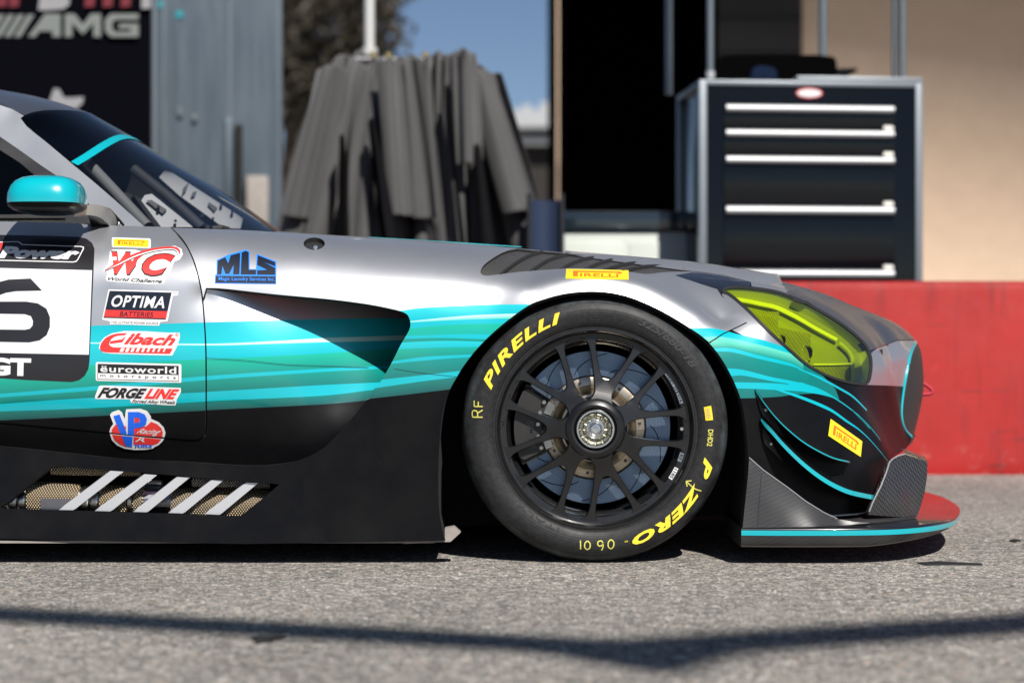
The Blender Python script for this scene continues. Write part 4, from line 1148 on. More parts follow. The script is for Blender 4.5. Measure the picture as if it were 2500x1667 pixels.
ribbon('light_guide', [(1030,575),(1090,630),(1125,690),(1130,760),(1128,870)], 22, -.012, 'lamp_bezel', hl)
for c, r in (((612,560), 34), ((800,655), 46)):
    px = [(c[0] + r * math.cos(a) * .8, c[1] + r * math.sin(a)) for a in np.linspace(0, 2 * math.pi, 17)[:-1]]
    ab = SM.hit([d5(*c)]); p_ = SM.P(ab)[0] - SM.N(ab)[0] * .018
    o = link('reflector', lathe_mesh('reflector', [(.004,.012),(.010,.008),(.016,.001),(.019,-.004),(.0205,-.004)], 24), 'lamp_chrome', hl)
    o.location = p_ + np.array([0, .01, 0]); o.rotation_euler = (R(-12), 0, R(-38)); o.scale = (r / 40,) * 3
ribbon('lamp_shelf', [(845,738),(1000,738),(1125,734)], 12, -.013, 'lamp_strip', hl)
ribbon('bonnet_tab', [(655,278),(700,290),(760,305),(795,318)], [8, 22, 24, 8], .0035, 'rubber_black', car)

# ------------------------------------------------------------------ grille
t = mat('grille_mesh', (0.03, 0.03, 0.03), 0.45, 0.2)
w1 = t.wave(62, t.mapping((1, 1, 1), (.45, 0, 0)), 0, 'SIN', 'Z'); w2 = t.wave(30, t.mapping((1, 1, 1), (0, .1, 0)), 0, 'SIN', 'Y')
m_ = t.math('MULTIPLY', w1, t.math('MULTIPLY_ADD', w2, .6, .4))
t.set('Base Color', t.ramp(m_, [(0.1, (0.006,) * 3), (0.6, (0.12, 0.12, 0.118))])); t.bump(m_, 0.9, 0.006)
gi = SM.P(SM.hit(resample(GR_IN, 6)))
oc = spline([d5(*p) for p in [(1563,596),(1578,650),(1590,740),(1597,850),(1592,960),(1570,1070),(1545,1160),(1515,1260)]], 6)
bm = bmesh.new(); rows = []
zs = gi[:, 2]; occ = np.array([un(u, v, YC) for u, v in oc])
for k, p_ in enumerate(gi):
    s_ = k / (len(gi) - 1); cz = occ[int(round(s_ * (len(occ) - 1)))]
    row = []
    for w_ in np.linspace(0, 2, 25):
        e = 1 - abs(1 - w_); f_ = 1 - (1 - e) ** 2
        row.append(bm.verts.new((p_[0] + (cz[0] - p_[0]) * f_ - .004 * (1 - f_), p_[1] + (2 * (YC - p_[1])) * w_ / 2, p_[2] + (cz[2] - p_[2]) * f_)))
    rows.append(row)
for A, B in zip(rows, rows[1:]):
    for i in range(24): bm.faces.new((A[i], A[i + 1], B[i + 1], B[i]))
gr = link('grille', bm_mesh('grille', bm, 60), 'grille_mesh', car)
gp = [tuple(p_ + np.array([-.002, -.003, 0])) for p_ in gi]
tube('grille_trim', gp, .0048, 'cyan_gloss', gr, 10)
mat('strap_red', (0.42, 0.02, 0.045), 0.75, vary=0.3, vscale=120)
sp_ = [un(*p) for p in [(*d5(1535,862), .93), (*d5(1570,866), .93), (*d5(1620,890), .93), (*d5(1665,922), .93), (*d5(1680,945), .93), (*d5(1665,962), .93), (*d5(1600,966), .93), (*d5(1530,945), .93)]]
tube('tow_strap', [tuple(x) for x in spline(np.array(sp_), 5)], .0058, 'strap_red', car, 10)
tube('tow_eye', [un(*d5(1532,905), .95), un(*d5(1548,905), .93)], .010, 'gap', gr, 12)
for p in ((1522,1055), (1545,930)): tube('stud', [un(*d5(*p), .90), un(*d5(*p), .86)], .005, 'gap', gr, 8)
# lower lip of the nose below the grille, closes the front between the corners
bm = bmesh.new(); rows = []
lowp = SM.P(SM.hit(resample([d5(1530,1283), d5(1515,1330), d5(1480,1370), d5(1440,1398), d5(1400,1425), d5(1365,1465)], 6)))
for p_ in lowp:
    rows.append([bm.verts.new((p_[0] + (.05) * (1 - (1 - (1 - abs(1 - w_))) ** 2), p_[1] + (YC - p_[1]) * w_, p_[2])) for w_ in np.linspace(0, 2, 17)])
for A, B in zip(rows, rows[1:]):
    for i in range(16): bm.faces.new((A[i], A[i + 1], B[i + 1], B[i]))
link('nose_lip', bm_mesh('nose_lip', bm, 60), 'satin_black', car)
box('nose_core', (.6, .5, .12), (1.05, 1.46, .55), 'gap', car)

# ------------------------------------------------------------------ cabin
c8 = lambda x, y: (x / 3.0, 200 + y / 3.0)
edge = [(52,290,.46),(67,310,.45),(117,350,.42),(173,397,.385),(233,447,.34),(283,490,.30),(350,552,.235)]
cen = [(250,294,.985),(285,313,.98),(320,334,.97),(400,383,.97),(500,441,.97),(593,501,.97),(663,551,.97),(700,574,.97)]
E3 = np.array([un(*p) for p in edge]); C3 = np.array([un(*p) for p in cen])
mirr = lambda P: P * [1, -1, 1] + [0, 2 * YC, 0]
Q3 = []
for a_, b_ in zip(E3, C3[:len(E3)]): pass
TE3 = np.array([un(60,282,.47), un(147,270,.62), un(215,277,.8), un(240,288,.97)])
wp = np.concatenate([E3, C3, mirr(E3), mirr(C3), [un(430,553,.30), mirr(un(430,553,.30)), un(520,557,.45), mirr(un(520,557,.45))], TE3, mirr(TE3)])
SW = Surf((.55, 0, .83), wp, 1e-4)
near_edge = spline(E3[:, :], 6)
base_e = np.array([un(430,553,.30), un(520,556,.45), un(620,563,.65), C3[-1]])
out = np.concatenate([near_edge, spline(base_e, 5), mirr(spline(base_e, 5))[::-1][1:], mirr(near_edge)[::-1]])
tp_ = [un(60,282,.47), un(147,270,.62), un(215,277,.8), un(240,288,.97)]
top_e = spline(np.array(tp_), 5)
out = np.concatenate([out, mirr(top_e), top_e[::-1]])
ws = panel('windscreen', SW, SW.ab(out), 'windscreen_glass', car, raw=True, step=.02, skirt=0)
# film across the top of the screen with its teal lower edge
ab_ed = lambda L: SW.ab(np.array([un(*p) for p in L]))
film_lo = [un(173,396,.385), un(210,372,.47), un(250,350,.60), un(283,337,.74), un(318,334,.90), un(330,340,YC)]
fl = spline(np.array(film_lo), 5)
ne = [p for p in near_edge if p[2] > fl[0][2]]
fo_ = np.concatenate([np.array(ne), fl[1:], mirr(fl)[::-1][1:-1], mirr(np.array(ne))[::-1], mirr(top_e), top_e[::-1]])
panel('screen_film', SW, SW.ab(fo_), 'banner_film', ws, raw=True, off=.0015, step=.02, skirt=0)
bd = np.array([.018, 0, -.013])
fb = np.concatenate([fl, mirr(fl)[::-1][1:]]); fb2 = fb + bd
panel('screen_band', SW, np.concatenate([SW.ab(fb), SW.ab(fb2)[::-1]]), 'cyan_matte', ws, raw=True, off=.0024, step=.01, skirt=0)
# near A-pillar: silver blade between screen and side window
lo_p = [(-60,300,.475),(0,334,.45),(50,368,.425),(100,404,.395),(143,433,.365),(207,488,.315),(270,551,.255)]
PL_ = Surf((.25, -.8, .5), [un(*p) for p in edge] + [un(*p) for p in lo_p] + [un(-60,240,.50), un(0,258,.485), un(30,268,.48)], 2e-3)
pil = panel('windscreen_pillar', PL_, [(-170,196),(0,257),(30,267),(58,283),(50,289),(65,309),(116,350),(172,397),(232,447),(282,490),(352,553),(268,551),(207,488),(143,433),(100,404),(50,368),(0,334),(-170,228)], 'silver', car, skirt=.02, skirt_mat='gap')
m2 = pil.data.copy(); fp = link('windscreen_pillar', m2, None, car)
fp.scale = (1, -1, 1); fp.location = (0, 2 * YC, 0)
# roof
rp_ = [un(*p) for p in [(-90,205,.95),(-90,228,.5),(0,222,.93),(67,232,.93),(133,248,.93),(200,270,.95),(240,287,.97),(0,253,.50),(58,280,.48),(147,270,.62),(215,276,.80),(-60,236,.52)]]
rp_ = np.array(rp_); SR = Surf((.15, 0, .98), np.concatenate([rp_, mirr(rp_)]), 1e-4)
ro = np.concatenate([spline(np.array([un(-170,200,.56), un(0,254,.50), un(58,281,.48)]), 5), top_e[1:], mirr(top_e)[::-1][1:], mirr(spline(np.array([un(-170,200,.56), un(0,254,.50), un(58,281,.48)]), 5))[::-1]])
panel('roof', SR, SR.ab(ro), 'silver_dark', car, raw=True, step=.03, skirt=.01)
# side window, carbon rail
SG = Surf((.1, -.9, .4), [un(*p) for p in [(-60,300,.48),(0,334,.455),(100,404,.40),(207,488,.32),(270,551,.26),(-60,560,.235),(100,556,.24),(200,553,.25),(-60,430,.35)]], 1e-4)
sg = panel('side_window', SG, [(-170,232),(0,338),(50,372),(100,408),(143,437),(207,491),(262,549),(200,550),(0,548),(-170,548)], 'side_glass', car, skirt=0)
panel('window_rail', SG, [(-170,228),(0,333),(50,368),(100,404),(143,433),(150,440),(88,432),(50,400),(0,368),(-170,270)], 'carbon_sill', sg, off=.003, skirt=.004)
panel('sill_rail', SG, [(-170,528),(60,527),(215,526),(221,549),(-170,549)], 'carbon_sill', sg, off=.004, skirt=.02)
panel('sill_trim', SG, [(-170,533),(60,531),(160,531),(160,540),(-170,540)], 'rubber_black', sg, off=.012, skirt=.012)
# door mirror
def shell(name, rows, material, parent):
    bm = bmesh.new(); V = [[bm.verts.new(p) for p in r] for r in rows]
    for A, B in zip(V, V[1:]):
        for i in range(len(A)): bm.faces.new((A[i], A[(i + 1) % len(A)], B[(i + 1) % len(A)], B[i]))
    bm.faces.new(V[0]); bm.faces.new(V[-1][::-1])
    return link(name, bm_mesh(name, bm, 50), material, parent)
MC = un(116, 478, .04)
def mirror_ring(z, f, ymax):
    L = []
    for k in range(40):
        a = 2 * math.pi * k / 40
        c, s_ = math.cos(a), math.sin(a); e = .62
        L.append(np.array([MC[0] + .096 * f * math.copysign(abs(c) ** e, c) + .006 * (1 - f), MC[1] + ymax * f * math.copysign(abs(s_) ** e, s_), z]))
    return L
zt, zb = un(0, 430, .04)[2], un(0, 499, .04)[2]
up_r = [mirror_ring(zb + (zt - zb) * w_, f_, .105) for w_, f_ in ((0, .995), (.12, 1.0), (.35, .985), (.6, .92), (.78, .82), (.90, .67), (.97, .46), (1.0, .22))]
mir = shell('door_mirror', up_r, 'cyan_gloss', car)
zl = un(0, 525, .04)[2]
shell('mirror_base', [mirror_ring(zb + (zl - zb) * w_, f_, .105) for w_, f_ in ((0.02, .99), (.3, .97), (.6, .86), (.85, .66), (1.0, .4))], 'satin_black', mir)
ap = [(*c8(560,955), .08), (*c8(640,938), .10), (*c8(740,950), .14), (*c8(800,990), .18), (*c8(850,1060), .22)]
arm = spline(np.array([un(*p) for p in ap]), 6)
bm = bmesh.new(); rows = []
for i, p_ in enumerate(arm):
    h_ = np.interp(i / (len(arm) - 1), [0, .4, 1], [.012, .014, .016])
    rows.append([bm.verts.new(p_ + np.array(d)) for d in ((-h_ * .5, -.006, -h_), (h_ * .5, -.008, h_), (h_ * .5, .03, h_ * 1.1), (-h_ * .5, .03, -h_))])
for A, B in zip(rows, rows[1:]):
    for i in range(4): bm.faces.new((A[i], A[(i + 1) % 4], B[(i + 1) % 4], B[i]))
bm.faces.new(rows[0]); bm.faces.new(rows[-1][::-1])
mat('arm_grey', (0.42, 0.42, 0.40), 0.4, 0.2, 0.3, vary=0.2, vscale=40)
link('mirror_arm', bm_mesh('mirror_arm', bm, 40), 'arm_grey', mir)
tube('arm_seal', [tuple(x) for x in spline(np.array([un(*c8(560,930), .10), un(*c8(660,908), .11), un(*c8(770,922), .15), un(*c8(830,965), .19), un(*c8(905,1050), .225)]), 5)], .0035, 'rubber_black', mir, 8)
shell('arm_foot', [[un(u, v, y) for u, v, y in ((217,527,.13),(240,530,.14),(262,545,.17),(268,553,.19),(222,552,.17))], [un(u, v, y) for u, v, y in ((217,527,.2),(240,530,.2),(262,545,.22),(268,553,.23),(222,552,.23))]], 'satin_black', mir)
# interior seen through the screen
mat('cabin_dark', (0.02, 0.02, 0.022), 0.7); mat('cabin_grey', (0.62, 0.62, 0.64), 0.5, 0.2, vary=0.3, vscale=14); mat('cabin_mid', (0.12, 0.12, 0.125), 0.6)
def quadplate(name, pts, material, parent, th=.01):
    bm = bmesh.new(); P = [un(*p) for p in pts]; A = [bm.verts.new(p) for p in P]; B = [bm.verts.new(p + np.array([0, th, 0])) for p in P]
    bm.faces.new(A); bm.faces.new(B[::-1])
    for i in range(len(P)): bm.faces.new((A[i], A[(i + 1) % len(P)], B[(i + 1) % len(P)], B[i]))
    return link(name, bm_mesh(name, bm), material, parent)
dash = quadplate('dashboard', [(*c8(300,760),0.985), (*c8(900,800),0.985), (*c8(1500,1040),0.985), (*c8(1800,1120),0.985), (*c8(300,1120),0.985)], 'cabin_dark', car)
quadplate('cabin_blackout', [(-80,240,0.995),(0,252,0.995),(133,266,0.995),(200,282,0.995),(250,300,0.995),(320,338,0.995),(400,387,0.995),(500,445,0.995),(593,505,0.995),(663,555,0.995),(690,570,0.995),(700,690,0.995),(-80,690,0.995)], 'gap', dash, .02)  # black sheet added at mid-car, blocks the far glass and its reflections
quadplate('cabin_floor', [(-80,556,.40),(420,566,.40),(560,572,.40),(560,578,.40),(-80,578,.40)], 'cabin_dark', dash, .9)
qp = quadplate('cabin_panel', [(*c8(1165,700),0.965), (*c8(1205,650),0.965), (*c8(1260,665),0.965), (*c8(1780,1000),0.965), (*c8(1760,1075),0.965), (*c8(1640,1070),0.965), (*c8(1310,830),0.965)], 'cabin_grey', dash)
qp2 = quadplate('cabin_panel', [(*c8(1035,870),.62), (*c8(1060,830),.62), (*c8(1110,820),.62), (*c8(1410,1062),.62), (*c8(1180,1062),.62)], 'cabin_grey', dash)
for x, y, Y in ((1620,900,0.960),(1700,955,0.960),(1480,980,0.960),(1560,1000,0.960),(1285,1018,.61),(1160,915,.61)):
    tube('rivet', [un(*c8(x, y), Y), un(*c8(x, y), Y - .008)], .0045, 'cabin_dark', dash, 8)
quadplate('cabin_slot', [(*c8(1070,870),.612), (*c8(1110,865),.612), (*c8(1220,935),.612), (*c8(1190,965),.612)], 'cabin_mid', dash, .004)
quadplate('cabin_slot', [(*c8(1340,780),0.958), (*c8(1380,740),0.958), (*c8(1360,800),0.958), (*c8(1330,830),0.958)], 'cabin_mid', dash, .004)
quadplate('cabin_slot', [(*c8(1410,810),0.958), (*c8(1440,800),0.958), (*c8(1425,840),0.958), (*c8(1395,845),0.958)], 'cabin_mid', dash, .004)
quadplate('cabin_slot', [(*c8(1530,880),0.958), (*c8(1590,920),0.958), (*c8(1570,950),0.958), (*c8(1520,900),0.958)], 'cabin_mid', dash, .004)
tube('roll_bar', [un(*c8(980,640), .9), un(*c8(1230,840), .85), un(*c8(1480,1070), .8)], .016, 'cabin_dark', dash, 12)
tube('roll_bar', [un(*c8(640,590), .55), un(*c8(800,760), .5), un(*c8(1080,1060), .42)], .016, 'cabin_mid', dash, 12)
tube('wiper', [un(*c8(1560,1072), .42), un(*c8(1620,1066), .42), un(*c8(1670,1080), .44)], .008, 'rubber_black', car, 8)
# ------------------------------------------------------------------ stickers and lettering
c2 = lambda x, y: (x / 2.8, 540 + y / 2.8)
c4 = lambda x, y: (200 + x / 3.0, 560 + y / 3.0)
def C2(L): return [c2(*p) for p in L]
def C4(L): return [c4(*p) for p in L]
def line_px(P, w):
    P = np.asarray(P, float); d = np.gradient(P, axis=0); d /= np.linalg.norm(d, axis=1, keepdims=True) + 1e-9; n = np.stack([-d[:, 1], d[:, 0]], -1) * w / 2
    return np.concatenate([P + n, (P - n)[::-1]])
def band_px(a, b): return np.concatenate([np.asarray(a, float), np.asarray(b, float)[::-1]])
L1, L2, L3, L4 = .0006, .0012, .0018, .0024
def poly(name, s, px, m, par, off=L1, holes=(), step=9.0): return decal_poly(name, s, px, m, par, off, holes, step)

def word_mark(s, quad, parent, off):
    """tall P whose bowl stretches over the other letters, in the unit square of quad"""
    Q = lambda L: quad_map(np.array(L, float), quad)
    poly('lettering', s, Q([(0,0),(.10,0),(.10,.82),(.90,.82),(.955,.66),(1,.66),(1,.86),(.965,1),(0,1)]), 'vinyl_orange', parent, off, step=6)
    decal_text('lettering', s, 'IRELLI', Q([(.145,.62),(.93,.62),(.93,0),(.145,0)]), 'vinyl_orange', parent, off, 0.02)
def yellow_sticker(s, quad, parent, border=None, off=L1):
    if border is not None: poly('sticker_border', s, border, 'vinyl_white', parent, off); off = off + .0006
    q_ = [np.array(p, float) for p in quad]
    o = poly('sticker', s, resample(q_, 6, True), 'vinyl_yellow', parent, off, step=7)
    tl, tr, br, bl = q_
    inner = [tl * .0 + quad_map(np.array([[.115, .80]]), quad)[0], quad_map(np.array([[.89, .80]]), quad)[0], quad_map(np.array([[.89, .22]]), quad)[0], quad_map(np.array([[.115, .22]]), quad)[0]]
    word_mark(s, inner, o, off + .0006)
yellow_sticker(SS, [c2(778,122), c2(1018,130), c2(1014,180), c2(776,172)], car, [tuple(p) for p in rrect(*c2(765,112), *c2(1030,178), 3.5, 0, 3)])
yellow_sticker(SM, [lz(820,281), lz(1262,291), lz(1262,358), lz(816,350)], car)
yellow_sticker(SM, [d6(932,428), d6(1163,592), d6(1152,706), d6(915,550)], car, off=.0020)

# number board on the door
nb = poly('number_board', SS, C2([(-160,92),(0,95),(300,101),(530,108),(590,120),(630,150),(646,190),(642,300),(628,600),(612,960),(604,1010),(580,1055),(540,1086),(490,1098),(200,1085),(0,1072),(-160,1068)]), 'vinyl_black', car, L1)
poly('number_field', SS, C2([(-160,318),(0,322),(630,337),(608,912),(0,900),(-160,897)]), 'vinyl_white', nb, L2)
six = C2([(-160,560),(-130,500),(-60,440),(0,415),(60,400),(210,393),(288,475),(110,479),(40,490),(0,505),(-30,530),(-40,552),(0,550),(180,550),(260,562),(318,598),(342,655),(342,722),(320,778),(272,814),(200,828),(0,824),(-100,810),(-150,760),(-160,700)])
poly('number', SS, six, 'vinyl_black', nb, L3, holes=[C2([(-60,632),(0,632),(170,635),(212,648),(226,680),(224,712),(205,735),(170,742),(0,740),(-60,736)])])
decal_text('lettering', SS, 'GT', [c2(-82,930), c2(214,936), c2(210,1060), c2(-82,1052)], 'vinyl_white', nb, L2, 0.05)
decal_text('lettering', SS, 'Power', [c2(-6,172), c2(548,186), c2(540,264), c2(-12,254)], 'vinyl_white', nb, L2, 0.06, 0.28)
poly('lettering', SS, C2([(-60,150),(22,150),(2,205),(-60,205)]), 'vinyl_red', nb, L2)
fr_ = C2([(-160,138),(0,143),(125,140),(142,150),(152,160),(555,173),(574,178),(574,192),(535,265),(522,280),(500,284),(0,272),(-160,268)])
fi_ = C2([(-160,142),(0,148),(122,145),(138,155),(149,165),(552,178),(567,183),(567,190),(530,262),(518,274),(499,278),(0,266),(-160,262)])
poly('frame_line', SS, band_px(fr_, fi_), 'vinyl_white', nb, L2, step=5)

# WC series sticker
s_ = poly('sticker', SS, C2([(752,205),(770,197),(920,196),(1010,218),(1100,185),(1195,170),(1240,190),(1250,228),(1230,262),(1190,280),(1165,350),(1142,382),(1120,428),(1060,434),(735,412),(722,395),(738,350),(708,342),(712,328),(742,300)]), 'vinyl_white', car, L1)
decal_text('lettering_outline', SS, 'W', [c2(757,204), c2(998,214), c2(965,376), c2(738,368)], 'vinyl_black', s_, L2, 0.06, 0.12)  # black outline printed round the red letters
decal_text('lettering_outline', SS, 'C', [c2(980,214), c2(1208,222), c2(1140,384), c2(960,378)], 'vinyl_black', s_, L2, 0.06, 0.25)
decal_text('lettering', SS, 'W', [c2(763,214), c2(988,222), c2(955,366), c2(744,360)], 'vinyl_red', s_, L3, 0.06, 0.12)
decal_text('lettering', SS, 'C', [c2(990,224), c2(1200,230), c2(1132,374), c2(968,368)], 'vinyl_red', s_, L3, 0.045, 0.25)
sw_u = spline(C2([(715,338),(800,285),(920,225),(1050,190),(1180,178),(1225,195),(1234,222)]), 6); sw_m = spline(C2([(720,339),(805,298),(925,240),(1055,203),(1170,192),(1212,205),(1226,228)]), 6); sw_l = spline(C2([(722,340),(808,306),(928,250),(1057,212),(1168,200),(1206,211),(1214,236)]), 6)
poly('swoosh', SS, band_px(sw_m, sw_l), 'vinyl_white', s_, L4, step=6); poly('swoosh', SS, band_px(sw_u, sw_m), 'vinyl_red', s_, L4, step=6)
poly('swoosh', SS, line_px(sw_l, 1.0), 'vinyl_black', s_, .003, step=6)
decal_text('lettering', SS, 'World Challenge', [c2(742,382), c2(1112,398), c2(1104,434), c2(734,412)], 'vinyl_black', s_, L2, 0.022, 0.3)

# battery sticker
s_ = poly('sticker', SS, C2([(742,466),(1220,480),(1216,508),(1182,512),(1146,684),(1094,690),(1088,714),(750,704),(754,686),(698,672)]), 'vinyl_white', car, L1)
poly('field', SS, C2([(750,476),(1174,488),(1134,672),(708,660)]), 'vinyl_navy', s_, L2)
poly('field', SS, C2([(722,606),(1146,616),(1136,664),(711,653)]), 'vinyl_red', s_, L3)
decal_text('lettering', SS, 'OPTIMA', [c2(772,504), c2(1136,516), c2(1124,596), c2(756,586)], 'vinyl_white', s_, L3, 0.022, 0.12, 1.08)
decal_text('lettering', SS, 'BATTERIES', [c2(826,616), c2(1052,622), c2(1046,656), c2(818,650)], 'vinyl_navy', s_, L4, 0.01)
decal_text('lettering', SS, 'THE ULTIMATE POWER SOURCE', [c2(760,684), c2(1084,692), c2(1082,706), c2(758,698)], 'vinyl_black', s_, L2, 0.0)
decal_text('lettering', SS, 'TM', [c2(1180,486), c2(1208,487), c2(1208,499), c2(1180,498)], 'vinyl_grey', s_, L2, 0.0)

# spring maker's sticker
s_ = poly('sticker', SS, C2([(676,868),(684,832),(712,795),(765,766),(850,750),(1000,752),(1150,762),(1228,762),(1230,795),(1214,850),(1178,918),(1000,914),(760,905),(705,898)]), 'vinyl_white', car, L1)
Eo = spline(C2([(868,764),(790,770),(735,790),(700,822),(684,858),(692,884),(722,895),(800,898)]), 5)
Ei = spline(C2([(856,778),(800,784),(768,800),(750,826),(750,846),(766,858),(790,862),(815,863)]), 5)
poly('lettering', SS, band_px(Eo, Ei), 'vinyl_red', s_, L2, step=6)
poly('lettering', SS, C2([(754,820),(838,806),(846,796),(860,790),(838,826),(752,838)]), 'vinyl_red', s_, L2)
decal_text('lettering', SS, 'ibach', [c2(874,762), c2(1212,776), c2(1186,852), c2(846,842)], 'vinyl_red', s_, L2, 0.035, 0.28)
poly('lettering', SS, C2([(798,898),(815,862),(1182,870),(1162,906)]), 'vinyl_red', s_, L2)
for k in range(9):
    x = 830 + k * 37; w = 24 - 1.7 * k
    poly('slot', SS, C2([(x,866),(x + w,866.5),(x + w - 13,894),(x - 13,893)]), 'vinyl_white', s_, L3)
decal_text('lettering', SS, '®', [c2(1198,764), c2(1222,765), c2(1222,789), c2(1198,788)], 'vinyl_red', s_, L2, 0.0)

# team sticker
s_ = poly('sticker', SS, rrect(*c2(655,962), *c2(1240,1090), 4, -0, 5), 'vinyl_white', car, L1)
poly('field', SS, C2([(668,974),(1222,988),(1222,1050),(668,1036)]), 'vinyl_black', s_, L2)
decal_text('lettering', SS, 'ëuroworld', [c2(688,984), c2(1206,996), c2(1206,1044), c2(686,1030)], 'vinyl_white', s_, L3, 0.018, 0, 1.1)
decal_text('lettering', SS, 'motorsports', [c2(686,1046), c2(1202,1062), c2(1202,1084), c2(686,1068)], 'vinyl_black', s_, L2, 0.0, 0, 1.9)
poly('frame_line', SS, band_px(C2([(666,1036),(666,1080),(1224,1094),(1224,1050)]), C2([(669,1036),(669,1077),(1221,1091),(1221,1050)])), 'vinyl_black', s_, L2, step=5)

# wheel maker's sticker
s_ = poly('sticker', SS, C2([(676,1128),(690,1122),(1000,1130),(1236,1138),(1238,1165),(1210,1216),(1200,1258),(1130,1256),(895,1240),(890,1216),(652,1214),(650,1196)]), 'vinyl_white', car, L1)
decal_text('lettering', SS, 'FORGE', [c2(690,1134), c2(1008,1142), c2(980,1212), c2(664,1206)], 'vinyl_black', s_, L2, 0.05, 0.25)
decal_text('lettering', SS, 'LINE', [c2(1010,1142), c2(1230,1148), c2(1202,1216), c2(986,1212)], 'vinyl_red', s_, L2, 0.05, 0.25)
decal_text('lettering', SS, 'Forged Alloy Wheels', [c2(908,1218), c2(1200,1226), c2(1194,1256), c2(900,1244)], 'vinyl_black', s_, L2, 0.02, 0.25)

# fuel sticker, lies across the door gap
el = [(940 + 192 * math.cos(a), 1440 + 118 * math.sin(a)) for a in np.linspace(0, 2 * math.pi, 49)[:-1]]
def half(L, keep): return [p for p in L if keep(p)]
top_w = [(752,1310),(800,1288),(835,1300),(856,1362),(862,1284),(960,1280),(1010,1300),(1034,1350)]
wb = [(752,1322),(765,1304),(812,1288),(834,1304),(852,1350),(862,1284),(960,1280),(1005,1295),(1030,1330),(1034,1350),(1085,1372),(1120,1408),(1132,1446),(1122,1482)]
gap_line = lambda x: 1420 + (x - 560) * .078 + 22
cut = [(x, gap_line(x) - 3) for x in (1122, 1000, 870, 750)]
up = wb + [(x, y) for x, y in [(1122,1474),(1000,1468),(870,1455),(748,1442)]] + [(748,1440),(756,1410),(775,1384)]
s_ = poly('sticker', SS, C2(up), 'vinyl_white', car, L1)
poly('field', SS, C2([(790,1388),(862,1400),(862,1454),(762,1443),(766,1420)]), 'vinyl_red', s_, L2); poly('field', SS, C2([(1034,1368),(1076,1386),(1104,1412),(1114,1444),(1110,1473),(905,1459),(905,1400),(1000,1400)]), 'vinyl_red', s_, L2)
poly('lettering', SS, C2([(776,1330),(818,1318),(866,1440),(866,1455),(824,1451)]), 'vinyl_blue', s_, L3)
poly('lettering', SS, C2([(876,1302),(950,1302),(990,1318),(1006,1350),(998,1386),(966,1408),(918,1412),(918,1460),(874,1456)]), 'vinyl_blue', s_, L3, holes=[C2([(918,1340),(945,1340),(958,1354),(952,1372),(918,1378)])])
poly('lettering', SS, C2([(920,1342),(944,1342),(956,1354),(950,1371),(920,1376)]), 'vinyl_red', s_, L3)
s2_ = poly('sticker', SS, C2([(752,1452),(870,1464),(1000,1477),(1122,1486),(1108,1506),(1085,1528),(1060,1540),(1045,1552),(1000,1560),(920,1562),(850,1552),(800,1530),(765,1495)]), 'vinyl_white', car, L1)
poly('field', SS, C2([(766,1456),(835,1463),(862,1540),(820,1522),(785,1495)]), 'vinyl_red', s2_, L2); poly('field', SS, C2([(912,1471),(1104,1487),(1080,1515),(1040,1530),(912,1525)]), 'vinyl_red', s2_, L2)
poly('lettering', SS, C2([(832,1463),(908,1470),(904,1540),(860,1532)]), 'vinyl_blue', s2_, L3)
decal_text('lettering', SS, 'FUELS', [c2(924,1522), c2(1040,1524), c2(1038,1545), c2(922,1543)], 'vinyl_blue', s2_, L3, 0.05)
decal_text('lettering', SS, 'Racing', [c2(955,1415), c2(1110,1418), c2(1080,1470), c2(925,1456)], 'vinyl_white', s_, L3, 0.01, 0.5)
decal_text('lettering', SS, 'R', [c2(935,1472), c2(980,1476), c2(1010,1508), c2(922,1504)], 'vinyl_white', s2_, L3, 0.01, 0.5)

# laundry sponsor
s_ = poly('sticker', SM, C4([(988,226),(1078,184),(1200,150),(1230,163),(1228,292),(1276,292),(1280,180),(1424,236),(1424,402),(974,396),(976,334),(986,330)]), 'vinyl_sky', car, L1)
poly('lettering', SM, C4([(996,232),(1050,206),(1072,250),(1090,192),(1160,174),(1154,330),(1108,330),(1112,262),(1078,326),(1052,326),(1030,268),(1022,330),(992,330)]), 'vinyl_navy', s_, L2, step=6)
poly('lettering', SM, C4([(1170,172),(1200,160),(1222,170),(1222,298),(1276,298),(1275,332),(1164,331)]), 'vinyl_navy', s_, L2, step=6)
poly('lettering', SM, C4([(1288,192),(1416,242),(1416,272),(1326,238),(1416,284),(1416,334),(1284,333),(1284,302),(1360,298),(1284,262)]), 'vinyl_navy', s_, L2, step=6)
poly('field', SM, C4([(982,342),(1418,346),(1418,396),(980,390)]), 'vinyl_navy', s_, L2)
decal_text('lettering', SM, 'Magic Laundry Services Inc.', [c4(1002,349), c4(1412,354), c4(1412,388), c4(1002,384)], 'vinyl_sky', s_, L3, 0.012)
# pencil-thin panel seam across the scoop and fender
for pts, sf in (([(505,874),(600,880),(700,890),(790,893),(900,897)], SS), ([(962,900),(1010,908),(1060,914),(1116,920)], SM)):
    poly('panel_seam', sf, line_px(spline(pts, 6), 1.1), 'gap', car, .0005, step=8)
